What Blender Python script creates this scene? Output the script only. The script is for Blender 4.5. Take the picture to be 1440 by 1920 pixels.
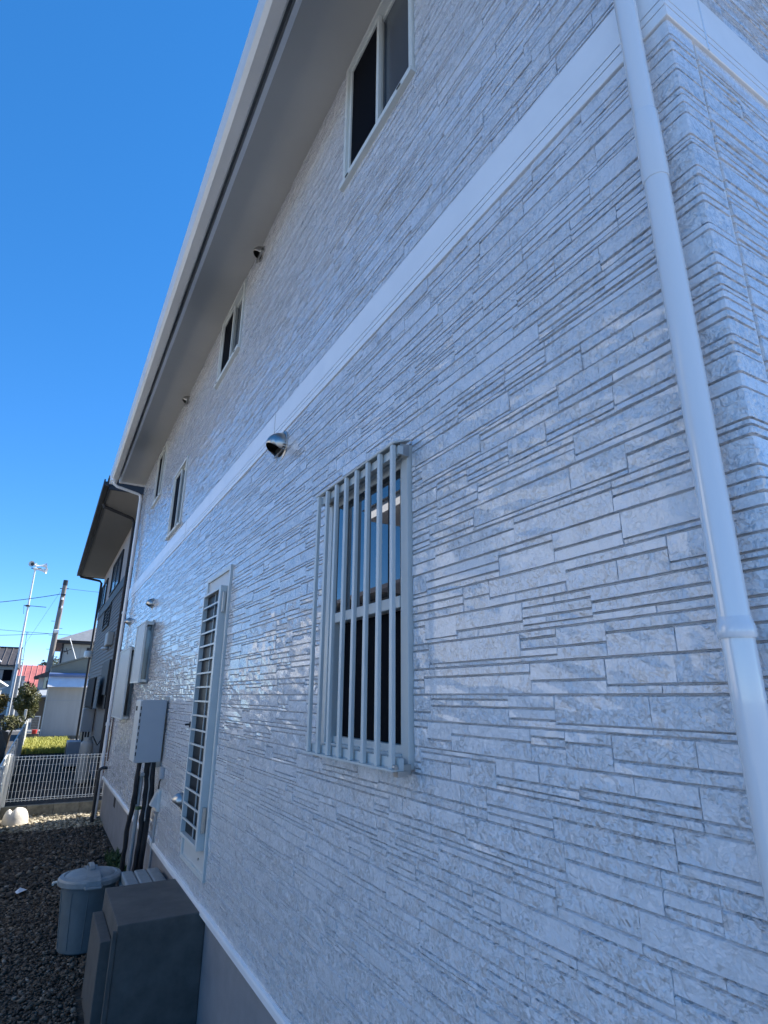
import bpy, math, random
import numpy as np
from mathutils import Vector, Matrix

for o in list(bpy.data.objects): bpy.data.objects.remove(o)
S = bpy.context.scene
COL = S.collection
R = random.Random(7)

# ---------------------------------------------------------------- camera
CAM = Vector((-1.15, 0.0, 1.95))
cam = bpy.data.cameras.new('camera'); camo = bpy.data.objects.new('camera', cam); COL.objects.link(camo)
MW = Matrix(((0.86962643, -0.15710324, -0.46804749, CAM.x),
             (-0.49365921, -0.263054, -0.82891687, CAM.y),
             (0.00710376, 0.95190397, -0.30631417, CAM.z), (0, 0, 0, 1)))
camo.matrix_world = MW
cam.sensor_fit = 'VERTICAL'; cam.sensor_height = 24.0; cam.sensor_width = 24.0
cam.lens = 1078.0 / 1920.0 * 24.0
cam.clip_start = 0.05; cam.clip_end = 2000
S.camera = camo

# ---------------------------------------------------------------- world, sun, exposure
SUN_ROT, SUN_EL = math.radians(79), math.radians(39)
W = bpy.data.worlds.new('World'); S.world = W; W.use_nodes = True
nt = W.node_tree; nt.nodes.clear()
sky = nt.nodes.new('ShaderNodeTexSky'); sky.sky_type = 'NISHITA'; sky.sun_disc = False
sky.sun_elevation = SUN_EL; sky.sun_rotation = SUN_ROT
sky.air_density = 0.45; sky.dust_density = 0.0; sky.ozone_density = 2.0; sky.altitude = 0
bg = nt.nodes.new('ShaderNodeBackground'); bg.inputs['Strength'].default_value = 0.15
wo = nt.nodes.new('ShaderNodeOutputWorld')
hs = nt.nodes.new('ShaderNodeHueSaturation'); hs.inputs['Saturation'].default_value = 1.60; hs.inputs['Value'].default_value = 1.54; hs.inputs['Hue'].default_value = .505
gm = nt.nodes.new('ShaderNodeGamma'); gm.inputs['Gamma'].default_value = .66
nt.links.new(sky.outputs[0], gm.inputs['Color']); nt.links.new(gm.outputs[0], hs.inputs['Color']); nt.links.new(hs.outputs[0], bg.inputs[0]); nt.links.new(bg.outputs[0], wo.inputs[0])
sl = bpy.data.lights.new('sun', 'SUN'); sl.energy = 5.0; sl.angle = math.radians(0.53); sl.color = (1, .95, .88)
so = bpy.data.objects.new('sun', sl); COL.objects.link(so)
sd = Vector((math.sin(SUN_ROT) * math.cos(SUN_EL), math.cos(SUN_ROT) * math.cos(SUN_EL), math.sin(SUN_EL)))
so.rotation_euler = sd.to_track_quat('Z', 'Y').to_euler(); so.location = sd * 40
S.view_settings.view_transform = 'Standard'; S.view_settings.look = 'None'
S.view_settings.gamma = 1; S.view_settings.use_curve_mapping = False
S.view_settings.exposure = 1.29

# ---------------------------------------------------------------- materials
def mat(name, col, rough=.6, metal=0., var=.0, vscale=8., bump=0., bscale=60., bdist=.002, spec=.5, col2=None, coat=0., stretch=None):
    m = bpy.data.materials.new(name); m.use_nodes = True
    n = m.node_tree; b = n.nodes['Principled BSDF']
    b.inputs['Roughness'].default_value = rough; b.inputs['Metallic'].default_value = metal
    b.inputs['Specular IOR Level'].default_value = spec; b.inputs['Coat Weight'].default_value = coat
    c = (*col, 1)
    geo = n.nodes.new('ShaderNodeNewGeometry'); vec = geo.outputs['Position']
    if stretch:
        mp = n.nodes.new('ShaderNodeMapping'); mp.inputs['Scale'].default_value = stretch
        n.links.new(vec, mp.inputs[0]); vec = mp.outputs[0]
    if var or col2:
        t = n.nodes.new('ShaderNodeTexNoise'); t.inputs['Scale'].default_value = vscale; t.inputs['Detail'].default_value = 6
        t.inputs['Roughness'].default_value = .65
        n.links.new(vec, t.inputs['Vector'])
        r = n.nodes.new('ShaderNodeValToRGB'); r.color_ramp.elements[0].position = .33; r.color_ramp.elements[1].position = .67
        r.color_ramp.elements[0].color = (*(v * (1 - var) for v in col), 1)
        r.color_ramp.elements[1].color = (*(col2 if col2 else tuple(min(.9, v * (1 + var)) for v in col)), 1)
        n.links.new(t.outputs[0], r.inputs[0]); n.links.new(r.outputs[0], b.inputs['Base Color'])
        mr = n.nodes.new('ShaderNodeMapRange'); mr.inputs['To Min'].default_value = max(0, rough - .08); mr.inputs['To Max'].default_value = min(1, rough + .08)
        n.links.new(t.outputs[0], mr.inputs[0]); n.links.new(mr.outputs[0], b.inputs['Roughness'])
    else: b.inputs['Base Color'].default_value = c
    if bump:
        t = n.nodes.new('ShaderNodeTexNoise'); t.inputs['Scale'].default_value = bscale; t.inputs['Detail'].default_value = 5
        n.links.new(vec, t.inputs['Vector'])
        bp = n.nodes.new('ShaderNodeBump'); bp.inputs['Strength'].default_value = bump; bp.inputs['Distance'].default_value = bdist
        n.links.new(t.outputs[0], bp.inputs['Height']); n.links.new(bp.outputs[0], b.inputs['Normal'])
    return m

def stone_mat():
    m = bpy.data.materials.new('painted_stone_siding'); m.use_nodes = True
    n = m.node_tree; N = n.nodes; L = n.links.new; b = N['Principled BSDF']
    g = N.new('ShaderNodeNewGeometry'); at = N.new('ShaderNodeAttribute'); at.attribute_name = 'rough'
    def noise(scale, det, dist=0., rough=.5, vec=None):
        t = N.new('ShaderNodeTexNoise'); t.inputs['Scale'].default_value = scale; t.inputs['Detail'].default_value = det
        t.inputs['Distortion'].default_value = dist; t.inputs['Roughness'].default_value = rough
        L(vec or g.outputs['Position'], t.inputs['Vector']); return t
    def mth(op, a, c, d=None):
        x = N.new('ShaderNodeMath'); x.operation = op
        for i, v in enumerate((a, c, d)):
            if v is None: continue
            if isinstance(v, (int, float)): x.inputs[i].default_value = v
            else: L(v, x.inputs[i])
        return x.outputs[0]
    def ramp(v, a, c):
        x = N.new('ShaderNodeMapRange'); x.interpolation_type = 'SMOOTHSTEP'
        x.inputs['From Min'].default_value = a; x.inputs['From Max'].default_value = c; L(v, x.inputs[0]); return x.outputs[0]
    # each stone gets its own cut of the noise fields
    off = N.new('ShaderNodeCombineXYZ'); a2 = mth('MULTIPLY', at.outputs['Fac'], 37.); L(a2, off.inputs[0]); L(a2, off.inputs[1]); L(a2, off.inputs[2])
    ad = N.new('ShaderNodeVectorMath'); ad.operation = 'ADD'; L(g.outputs['Position'], ad.inputs[0]); L(off.outputs[0], ad.inputs[1])
    P = ad.outputs[0]
    wob = noise(9, 2, vec=P)
    mask0 = ramp(mth('ADD', wob.outputs[0], mth('MULTIPLY', mth('SUBTRACT', at.outputs['Fac'], .35), .5)), .42, .52)
    # broken slate: terraces + folded ridges
    r1 = noise(24, 3, .9, .5, P)
    ridge = mth('SUBTRACT', 1., mth('MULTIPLY', mth('ABSOLUTE', mth('SUBTRACT', r1.outputs[0], .5), 0.), 13.))
    ridge = mth('MAXIMUM', ridge, 0.)
    r2 = noise(95, 4, .5, .58, P)
    vo = N.new('ShaderNodeTexVoronoi'); vo.feature = 'F1'; vo.inputs['Scale'].default_value = 26
    wv = N.new('ShaderNodeVectorMath'); wv.operation = 'MULTIPLY_ADD'; wv.inputs[1].default_value = (.05, .05, .05)
    L(noise(18, 3, vec=P).outputs['Color'], wv.inputs[0]); L(P, wv.inputs[2]); L(wv.outputs[0], vo.inputs['Vector'])
    vc = N.new('ShaderNodeSeparateColor'); L(vo.outputs['Color'], vc.inputs[0])
    r3 = noise(150, 3, .3, .6, P)
    def vm(op, a, c=None, k=None):
        x = N.new('ShaderNodeVectorMath'); x.operation = op
        L(a, x.inputs[0])
        if c is not None: L(c, x.inputs[1])
        if k is not None: x.inputs[1].default_value = (k, k, k)
        return x
    def facets(scale, slope):
        v = N.new('ShaderNodeTexVoronoi'); v.feature = 'F1'; v.inputs['Scale'].default_value = scale; L(wv.outputs[0], v.inputs['Vector'])
        d = vm('SUBTRACT', wv.outputs[0], v.outputs['Position']); c = vm('SUBTRACT', v.outputs['Color'], None, .5)
        return mth('MULTIPLY', vm('DOT_PRODUCT', d.outputs[0], c.outputs[0]).outputs['Value'], slope * 2)
    # heights below are in millimetres
    f = mth('ADD', facets(50, 200.), facets(115, 430.))
    h = mth('ADD', f, mth('MULTIPLY', ridge, 1.5))
    h = mth('ADD', h, mth('MULTIPLY', r2.outputs[0], 3.6))
    h = mth('MULTIPLY', h, mth('MULTIPLY_ADD', mask0, .58, .42))
    h = mth('ADD', h, mth('MULTIPLY', r3.outputs[0], .8))
    ve = N.new('ShaderNodeTexVoronoi'); ve.feature = 'DISTANCE_TO_EDGE'; ve.inputs['Scale'].default_value = 8; L(wv.outputs[0], ve.inputs['Vector'])
    crack = mth('MULTIPLY', mth('SUBTRACT', 1., ramp(ve.outputs['Distance'], .0, .03)), ramp(noise(6, 2, vec=P).outputs[0], .56, .64))
    h = mth('ADD', h, mth('MULTIPLY', crack, -1.2))
    bp = N.new('ShaderNodeBump'); bp.inputs['Strength'].default_value = 1.0; bp.inputs['Distance'].default_value = .001
    L(h, bp.inputs['Height']); L(bp.outputs[0], b.inputs['Normal'])
    cr = N.new('ShaderNodeValToRGB'); e = cr.color_ramp.elements
    e[0].position = .3; e[0].color = (.755, .765, .79, 1); e[1].position = .7; e[1].color = (.775, .785, .81, 1)
    cs = mth('ADD', mth('MULTIPLY', noise(11, 4, .4, .6, P).outputs[0], .8), mth('MULTIPLY', at.outputs['Fac'], .2))
    L(cs, cr.inputs[0]); L(cr.outputs[0], b.inputs['Base Color'])
    b.inputs['Roughness'].default_value = .2; b.inputs['Coat Weight'].default_value = .8; b.inputs['Coat Roughness'].default_value = .07; b.inputs['Specular IOR Level'].default_value = .55
    return m

M = {}
M['stone'] = stone_mat()
M['groove'] = mat('siding_joint_shade', (.52, .52, .55), .5)  # joint colour set darker than the slabs, groove shade worked into the base
M['trim'] = mat('white_trim_paint', (.84, .85, .86), .22, var=.03, vscale=3, bump=.15, bscale=180, bdist=.0006)
M['pipe'] = mat('white_painted_pipe', (.74, .76, .78), .08, coat=.6, bump=.15, bscale=240, bdist=.0006)
M['soffit'] = mat('soffit_board_paint', (.50, .485, .45), .7, var=.03, vscale=1.5, bump=.2, bscale=90, bdist=.001)
M['gutter'] = mat('gutter_resin', (.62, .61, .58), .38, var=.04, vscale=3)
M['alum'] = mat('grey_white_aluminium', (.55, .58, .57), .33, var=.03, vscale=9, bump=.1, bscale=200, bdist=.0004)
M['alum2'] = mat('champagne_white_aluminium', (.62, .64, .61), .4, var=.03, vscale=9)
M['glass'] = mat('window_glass_over_dark_room', (.012, .016, .02), .015, spec=1.0, coat=1.0)
M['glass2'] = mat('door_glass_behind_mesh', (.006, .007, .009), .35, spec=.12)
M['glass'].node_tree.nodes['Principled BSDF'].inputs['Coat Roughness'].default_value = .01
M['frost'] = mat('frosted_glass', (.045, .06, .078), .16, spec=.5, bump=.15, bscale=300, bdist=.0005)
M['screen'] = mat('insect_screen', (.005, .006, .009), .8, spec=.05, bump=.3, bscale=900, bdist=.0005)
M['steel'] = mat('stainless_hood', (.46, .45, .43), .33, metal=1., var=.08, vscale=15)
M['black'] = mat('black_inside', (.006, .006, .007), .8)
M['found'] = mat('foundation_render', (.22, .225, .24), .85, var=.12, vscale=4, bump=.4, bscale=120, bdist=.002)
M['conc'] = mat('smooth_concrete', (.085, .082, .076), .85, var=.25, vscale=5, bump=.5, bscale=70, bdist=.003)
M['bin'] = mat('blue_grey_plastic', (.12, .145, .155), .5, var=.12, vscale=9, bump=.2, bscale=50, bdist=.001)
M['lid'] = mat('pale_blue_grey_plastic', (.20, .225, .235), .5, var=.14, vscale=14, bump=.25, bscale=60, bdist=.001)
M['heater'] = mat('grey_heater_casing', (.36, .39, .42), .4, var=.03, vscale=4)
M['heater2'] = mat('light_heater_front', (.52, .54, .54), .4, var=.03, vscale=4)
M['lag'] = mat('black_pipe_lagging', (.012, .012, .014), .7, var=.3, vscale=30, bump=.6, bscale=60, bdist=.003)
M['greypipe'] = mat('grey_pvc_pipe', (.32, .33, .33), .45, var=.08, vscale=10)
M['rubber'] = mat('black_resin', (.02, .02, .022), .4)
M['mesh'] = mat('white_coated_wire', (.80, .80, .75), .35)
M['kerb'] = mat('weathered_kerb_block', (.20, .19, .15), .9, var=.35, vscale=9, bump=.6, bscale=60, bdist=.004)
M['soil'] = mat('dark_soil', (.040, .034, .026), .95, var=.4, vscale=7, bump=1., bscale=35, bdist=.02, col2=(.075, .065, .05))
M['pave'] = mat('pale_dry_paving', (.255, .25, .24), .9, var=.12, vscale=1.2, bump=.4, bscale=30, bdist=.01)
M['asph'] = mat('asphalt', (.05, .05, .05), .9, var=.2, vscale=5)
M['grass'] = mat('sunlit_dry_grass', (.30, .34, .05), .7, col2=(.58, .52, .13), vscale=9)  # brighter than natural foliage, sunlight on the blades put into the colour
M['weed'] = mat('weed_leaf', (.045, .085, .025), .6, var=.3, vscale=30)
M['leafA'] = mat('shrub_leaf', (.045, .065, .02), .6, col2=(.16, .15, .04), vscale=3.5)
M['leafB'] = mat('ochre_shrub_leaf', (.07, .07, .02), .6, col2=(.24, .17, .03), vscale=3)
M['leafC'] = mat('dark_tree_leaf', (.03, .045, .022), .7, col2=(.085, .085, .04), vscale=1.2)
M['twig'] = mat('dry_twig', (.10, .08, .055), .9)
M['bark'] = mat('bark', (.09, .07, .05), .9, var=.3, vscale=20)
M['polec'] = mat('concrete_pole', (.20, .18, .16), .8, var=.12, vscale=3)
M['poles'] = mat('white_steel_pole', (.70, .70, .67), .35)
M['wire'] = mat('cable', (.03, .04, .05), .6)
M['horn'] = mat('grey_white_horn', (.66, .66, .64), .4)
M['dbrown'] = mat('brown_grey_lap_siding', (.15, .125, .105), .6, var=.1, vscale=2)
M['stucco'] = mat('beige_grey_stucco', (.40, .35, .32), .85, var=.05, vscale=3, bump=.3, bscale=80)
M['dark'] = mat('black_brown_trim', (.018, .020, .024), .6)
M['dsoff'] = mat('grey_beige_soffit', (.20, .195, .18), .75, var=.04, vscale=2)
M['slate'] = mat('grey_slate_roof', (.20, .21, .22), .55, var=.15, vscale=4, bump=.4, bscale=20, bdist=.02)
M['shed'] = mat('grey_shed_sheet', (.40, .41, .40), .55, var=.08, vscale=1.6, stretch=(3, 3, .25))
M['shedtop'] = mat('olive_grey_sheet', (.22, .23, .19), .6, var=.05, vscale=2)
M['awn'] = mat('white_awning_box', (.74, .76, .80), .4, var=.05, vscale=3)
M['blue'] = mat('blue_awning_tube', (.15, .22, .40), .4)
M['pale'] = mat('pale_grey_wall', (.40, .42, .40), .8, var=.06, vscale=1.5)
M['cream'] = mat('cream_wall', (.65, .635, .60), .8, var=.04, vscale=1.5, bump=.3, bscale=60)
M['darkroof'] = mat('dark_tile_roof', (.055, .048, .045), .6, var=.35, vscale=3, stretch=(3, 1, 1))
M['red'] = mat('red_sheet_roof', (.42, .13, .11), .6, var=.15, vscale=1.5)
M['lgrey'] = mat('light_grey_wall', (.34, .34, .33), .8, var=.05, vscale=2)
M['tank'] = mat('grey_painted_tank', (.40, .41, .39), .4, var=.06, vscale=6)
M['carp'] = mat('dark_navy_paint', (.008, .012, .02), .45, spec=.3)
M['redplastic'] = mat('red_plastic', (.6, .05, .04), .5)
M['sack'] = mat('white_sack_cloth', (.60, .56, .49), .8, var=.08, vscale=6, bump=.6, bscale=25, bdist=.01)
M['terra'] = mat('brown_resin', (.09, .045, .035), .5)

# ---------------------------------------------------------------- mesh helpers
class MB:
    def __init__(s): s.v = []; s.f = []; s.m = []; s.mi = 0
    def add(s, vs, fs):
        b = len(s.v); s.v += [tuple(v) for v in vs]; s.f += [tuple(i + b for i in f) for f in fs]; s.m += [s.mi] * len(fs); return s
    def box(s, x0, x1, y0, y1, z0, z1):
        x0, x1 = min(x0, x1), max(x0, x1); y0, y1 = min(y0, y1), max(y0, y1); z0, z1 = min(z0, z1), max(z0, z1)
        return s.add([(x0, y0, z0), (x1, y0, z0), (x1, y1, z0), (x0, y1, z0), (x0, y0, z1), (x1, y0, z1), (x1, y1, z1), (x0, y1, z1)],
                     [(0, 3, 2, 1), (4, 5, 6, 7), (0, 1, 5, 4), (1, 2, 6, 5), (2, 3, 7, 6), (3, 0, 4, 7)])
    def tube(s, pts, r, n=10, cap=True):
        pts = [Vector(p) for p in pts]; rs = r if isinstance(r, (list, tuple)) else [r] * len(pts)
        rings = []; up = None
        for i, p in enumerate(pts):
            d = (pts[min(i + 1, len(pts) - 1)] - pts[max(i - 1, 0)]).normalized()
            a = Vector((0, 0, 1)) if abs(d.z) < .9 else Vector((0, 1, 0))
            if up is None: up = d.cross(a).normalized()
            u = (up - d * up.dot(d)).normalized(); up = u; w = d.cross(u)
            rings.append([p + (u * math.cos(2 * math.pi * k / n) + w * math.sin(2 * math.pi * k / n)) * rs[i] for k in range(n)])
        vs = [v for rg in rings for v in rg]; fs = []
        for i in range(len(pts) - 1):
            for k in range(n):
                k2 = (k + 1) % n; fs.append((i * n + k, i * n + k2, (i + 1) * n + k2, (i + 1) * n + k))
        if cap: fs.append(tuple(range(n - 1, -1, -1))); fs.append(tuple(range((len(pts) - 1) * n, len(pts) * n)))
        return s.add(vs, fs)
    def lathe(s, prof, c=(0, 0, 0), n=24, sx=1., sy=1.):
        vs = []; fs = []
        for (r, z) in prof:
            for k in range(n):
                a = 2 * math.pi * k / n; vs.append((c[0] + r * sx * math.cos(a), c[1] + r * sy * math.sin(a), c[2] + z))
        for i in range(len(prof) - 1):
            for k in range(n):
                k2 = (k + 1) % n; fs.append((i * n + k, i * n + k2, (i + 1) * n + k2, (i + 1) * n + k))
        fs.append(tuple(range(n - 1, -1, -1))); fs.append(tuple(range((len(prof) - 1) * n, len(prof) * n)))
        return s.add(vs, fs)
    def build(s, name, m, parent=None, bevel=0., smooth=False, label=None, seg=2):
        ms = m if isinstance(m, (list, tuple)) else [m]
        if not s.v: return None
        a = np.array(s.v); c = Vector(((a.min(0) + a.max(0)) / 2).tolist())
        if parent is None: c.z = float(a[:, 2].min())
        me = bpy.data.meshes.new(name); me.from_pydata([tuple(Vector(v) - c) for v in s.v], [], s.f); me.update()
        for x in ms: me.materials.append(M[x])
        if len(ms) > 1: me.polygons.foreach_set('material_index', s.m)
        if smooth: me.polygons.foreach_set('use_smooth', [True] * len(me.polygons)); me.set_sharp_from_angle(angle=math.radians(38))
        o = bpy.data.objects.new(name, me); COL.objects.link(o)
        if parent is not None: o.parent = parent; o.location = c - wpos(parent)
        else: o.location = c
        if bevel:
            b = o.modifiers.new('bevel', 'BEVEL'); b.width = bevel; b.segments = seg; b.limit_method = 'ANGLE'; b.angle_limit = math.radians(40)
        if label: o['label'] = label
        return o
def wpos(o):
    p = Vector(o.location)
    while o.parent: o = o.parent; p += Vector(o.location)
    return p
def empty(name, loc, label, cat, group=None):
    o = bpy.data.objects.new(name, None); COL.objects.link(o); o.location = loc; o.empty_display_size = .1
    return tag(o, label, cat, group)
def tag(o, label, cat, group=None):
    o['label'] = label; o['category'] = cat
    if group: o['group'] = group
    return o
def B(*a): return MB().box(*a)
def kind(o, k): o['kind'] = k; return o
def dup(o, delta, label=None):
    c = o.copy(); COL.objects.link(c); c.location = Vector(o.location) + Vector(delta)
    for ch in o.children:
        d = ch.copy(); COL.objects.link(d); d.parent = c
        for g in ch.children:
            e = g.copy(); COL.objects.link(e); e.parent = d
    if label: c['label'] = label
    return c
def grid_wall(cuts_a, cuts_b, holes, f):
    """rectangles of a wall plane with openings left out; f(a,b)->3D point"""
    mb = MB()
    for i in range(len(cuts_a) - 1):
        for j in range(len(cuts_b) - 1):
            a0, a1, b0, b1 = cuts_a[i], cuts_a[i + 1], cuts_b[j], cuts_b[j + 1]
            ca, cb = (a0 + a1) / 2, (b0 + b1) / 2
            if any(h[0] < ca < h[1] and h[2] < cb < h[3] for h in holes): continue
            mb.add([f(a0, b0), f(a1, b0), f(a1, b1), f(a0, b1)], [(0, 3, 2, 1)])
    return mb

# ================================================================= GROUND
g = MB(); g.add([(-600, -600, -.03), (600, -600, -.03), (600, 600, -.03), (-600, 600, -.03)], [(0, 1, 2, 3)])
kind(g.build('ground', 'pave'), 'structure')
g = MB(); g.add([(-1.78, .3, -.02), (.5, .3, -.02), (.5, 40, -.02), (-1.78, 40, -.02)], [(0, 1, 2, 3)])
kind(g.build('yard_soil', 'soil'), 'structure')
g = MB(); g.add([(-6.5, 10.5, -.015), (-1.78, 10.5, -.015), (-1.78, 40, -.015), (-6.5, 40, -.015)], [(0, 1, 2, 3)])
kind(g.build('parking_lot', 'asph'), 'structure')

# ================================================================= WHITE HOUSE
YN, YF, TOPZ = .551, 11.75, 5.98
house = empty('house', (0, YN, 0), 'large two-storey white house clad in stone-pattern siding, filling the right of the photo', 'house')
# openings in the long wall: (y0,y1,z0,z1)
W1 = (1.80, 2.55, 1.715, 2.92); U1 = (1.74, 2.55, 4.95, 5.95); U2 = (4.86, 5.75, 5.16, 5.95)
U3 = (9.15, 9.98, 4.97, 5.88); U4 = (7.03, 7.90, 3.94, 4.83); DR = (4.40, 5.16, .765, 2.925)
W5 = (8.15, 8.95, 2.10, 2.90); W6 = (9.6, 10.6, 1.63, 2.65)
OPEN = [W1, U1, U2, U3, U4, DR, W5, W6]
ca = sorted({YN, YF} | {v for h in OPEN for v in h[:2]}); cb = sorted({.60, TOPZ} | {v for h in OPEN for v in h[2:]})
wl = grid_wall(ca, cb, OPEN, lambda a, b: (0, a, b))
wl.add([(0, YN, .6), (8, YN, .6), (8, YN, TOPZ), (0, YN, TOPZ)], [(0, 1, 2, 3)])
wl.add([(0, YF, .6), (8, YF, .6), (8, YF, 7.8), (0, YF, TOPZ)], [(0, 3, 2, 1)])
wl.add([(8, YN, .6), (8, YF, .6), (8, YF, 7.8), (8, YN, 7.8)], [(0, 1, 2, 3)])
wl.build('wall', 'groove', house)

BAND = (3.64, 3.86)
D = .011
UNIT = .0070
PARTS = [([9, 3], 5), ([3, 9], 5), ([10, 2], 3), ([2, 10], 3), ([8, 4], 4), ([4, 8], 4), ([7, 5], 3), ([5, 7], 3), ([5, 4, 3], 3), ([3, 3, 6], 3),
         ([2, 3, 7], 3), ([7, 3, 2], 3), ([6, 3, 3], 3), ([4, 4, 4], 2), ([3, 4, 3, 2], 3), ([6, 6], 2)]
def split_rows(kindn):
    """one half course of the moulded panel cut into a slab and thin strips"""
    return [x * UNIT for x in R.choices([p for p, w in PARTS], [w for p, w in PARTS])[0]]
def subtract(rect, holes, gap=.004):
    out = [rect]
    for h in holes:
        hy0, hy1, hz0, hz1 = h[0] - gap, h[1] + gap, h[2] - gap, h[3] + gap; nx = []
        for (a0, a1, b0, b1) in out:
            if a1 <= hy0 or a0 >= hy1 or b1 <= hz0 or b0 >= hz1: nx.append((a0, a1, b0, b1)); continue
            if a0 < hy0: nx.append((a0, hy0, b0, b1))
            if a1 > hy1: nx.append((hy1, a1, b0, b1))
            if b0 < hz0: nx.append((max(a0, hy0), min(a1, hy1), b0, hz0))
            if b1 > hz1: nx.append((max(a0, hy0), min(a1, hy1), hz1, b1))
        out = nx
    return [r for r in out if r[1] - r[0] > .018 and r[3] - r[2] > .009]
def layout(a0, a1, z0, z1, holes):
    """half courses of slabs and strips with staggered, independent ends"""
    res = []; z = z1
    while z > z0 + .01:
        y = a0
        while y < a1:
            w = R.choice([R.uniform(.10, .2), R.uniform(.18, .32), R.uniform(.22, .38), R.uniform(.3, .46)])
            rows = split_rows(0)
            if R.random() < .18 and len(rows) == 2: w *= 1.4
            zt = z
            for k, h in enumerate(rows):
                e0, e1 = y, y + w
                if w > .24 and R.random() < .3:
                    mid = y + w * R.uniform(.3, .7); cuts = [(e0, mid), (mid, e1)]
                else: cuts = [(e0, e1)]
                for (c0, c1) in cuts:
                    c0, c1 = max(c0, a0), min(c1, a1)
                    if c1 - c0 > .02 and zt - max(zt - h, z0) > .008: res += subtract((c0, c1, max(zt - h, z0), zt), holes)
                zt -= h
                if zt <= z0 + .008: break
            y += w
        z -= 12 * UNIT
    return res
def slab(a0, a1, z0, z1, P):
    """front relief grid + sloped rim; P(a, depth, z) -> 3D"""
    g_ = .0009; a0 += .00025; a1 -= .00025; z0 += g_; z1 -= g_
    w, h = a1 - a0, z1 - z0
    nx = 4 if w > .12 else 2; nz = 2 if h > .035 else 1
    rg = R.random(); dd = D + R.uniform(-.0018, .0018)
    bt, bb, bs = min(.0048, h * .2), min(.0010, h * .08), .0010
    tilt = R.uniform(-.0012, .0012)
    vs = []; fs = []
    for j in range(nz + 1):
        for i in range(nx + 1):
            u, v = i / nx, j / nz
            aa = a0 + bs + u * (w - 2 * bs); zz = z0 + bb + v * (h - bb - bt)
            if 0 < i < nx: aa += R.uniform(-.2, .2) * w / nx
            if 0 < j < nz: zz += R.uniform(-.2, .2) * h / nz
            if j in (0, nz): zz += R.uniform(-.0006, .0006)
            vs.append(P(aa, dd + tilt * (u - .5) + R.uniform(-.0014, .0014) * (.4 + rg), zz))
    idx = lambda i, j: j * (nx + 1) + i
    for j in range(nz):
        for i in range(nx): fs.append((idx(i, j), idx(i, j + 1), idx(i + 1, j + 1), idx(i + 1, j)))
    per = [(i, 0) for i in range(nx)] + [(nx, j) for j in range(nz)] + [(i, nz) for i in range(nx, 0, -1)] + [(0, j) for j in range(nz, 0, -1)]
    base = len(vs)
    for (i, j) in per: vs.append(P(a0 + i / nx * w, .0, z0 + j / nz * h))
    n = len(per)
    for k in range(n):
        k2 = (k + 1) % n; fs.append((idx(*per[k]), idx(*per[k2]), base + k2, base + k))
    return vs, fs, rg
def corner_slab(z0, z1, la, lb):
    g_ = .0010; z0 += g_; z1 -= g_; h = z1 - z0; rg = R.random(); d = D + R.uniform(-.001, .0015); r = .007
    foot = lambda dd, s: [(-dd, YN + la - s * .4), (-dd, YN - dd + r + .004), (-dd + r * .3, YN - dd + r * .3), (-dd + r + .004, YN - dd), (lb - s, YN - dd)]
    vs = [];
    for (dd, zz, s) in ((0.0, z0, 0), (d, z0 + min(.001, h * .08), .002), (d, z1 - min(.0034, h * .2), .002), (0.0, z1, 0)):
        for (x, y) in (foot(dd, s) if dd else [(0, YN + la), (0, YN + r + .002), (0, YN), (r + .002, YN), (lb, YN)]): vs.append((x, y, zz))
    fs = []
    for j in range(3):
        for i in range(4): fs.append((j * 5 + i, j * 5 + i + 1, (j + 1) * 5 + i + 1, (j + 1) * 5 + i))
        fs.append((j * 5, (j + 1) * 5, 15, 0)) if j == 1 else None
    fs += [(0, 5, 10, 15), (4, 19, 14, 9)]
    return vs, [tuple(reversed(f)) for f in fs if f], rg

PL = lambda a, d, z: (-d, a, z)
PR = lambda a, d, z: (a, YN - d, z)
slabs = []
CL = .094
FLASH = .625
for (z0, z1) in ((FLASH, BAND[0]), (BAND[1], TOPZ)):
    for r in layout(YN + CL, YF - .01, z0, z1, OPEN + [(0, 0, 0, 0)]):
        slabs.append(slab(*r, PL) + (0,))
    # corner stones and the narrow column beside them share their courses
    z = z0
    while z < z1 - .01:
        for h in split_rows(0):
            zt = min(z + h, z1)
            if zt - z > .01: slabs.append(corner_slab(z, zt, CL, .095) + (1,))
            z += h
            if z >= z1 - .01: break
    for r in layout(.107, 3.2, z0, z1, []):
        slabs.append(slab(*r, PR) + (0,))
# rank by size in the picture
Mi = MW.inverted(); fpx = 1078.
def pj(p):
    q = Mi @ Vector(p)
    if q.z > -.05: return None
    return (720 + fpx * q.x / -q.z, 960 - fpx * q.y / -q.z)
def parea(vs):
    ps = [pj(v) for v in (vs if len(vs) < 9 else [vs[0], vs[-1], vs[len(vs) // 2], vs[len(vs) // 4]])]
    ps = [pj(v) for v in vs]
    if any(p is None for p in ps): return 0
    xs = [p[0] for p in ps]; ys = [p[1] for p in ps]
    if max(xs) < 0 or min(xs) > 1440 or max(ys) < 0 or min(ys) > 1920: return 0
    # shoelace of the convex-ish extent
    c = (sum(xs) / len(xs), sum(ys) / len(ys))
    q = sorted(ps, key=lambda p: math.atan2(p[1] - c[1], p[0] - c[0]))
    ar = abs(sum(q[i][0] * q[(i + 1) % len(q)][1] - q[(i + 1) % len(q)][0] * q[i][1] for i in range(len(q)))) / 2
    cx = min(max(c[0], 0), 1440); cy = min(max(c[1], 0), 1920)
    return ar * (0.3 if (c[0] != cx or c[1] != cy) else 1)
order = sorted(range(len(slabs)), key=lambda i: -parea(slabs[i][0]))
def rough_attr(me, vals):
    a = me.attributes.new('rough', 'FLOAT', 'POINT'); a.data.foreach_set('value', vals)
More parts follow.
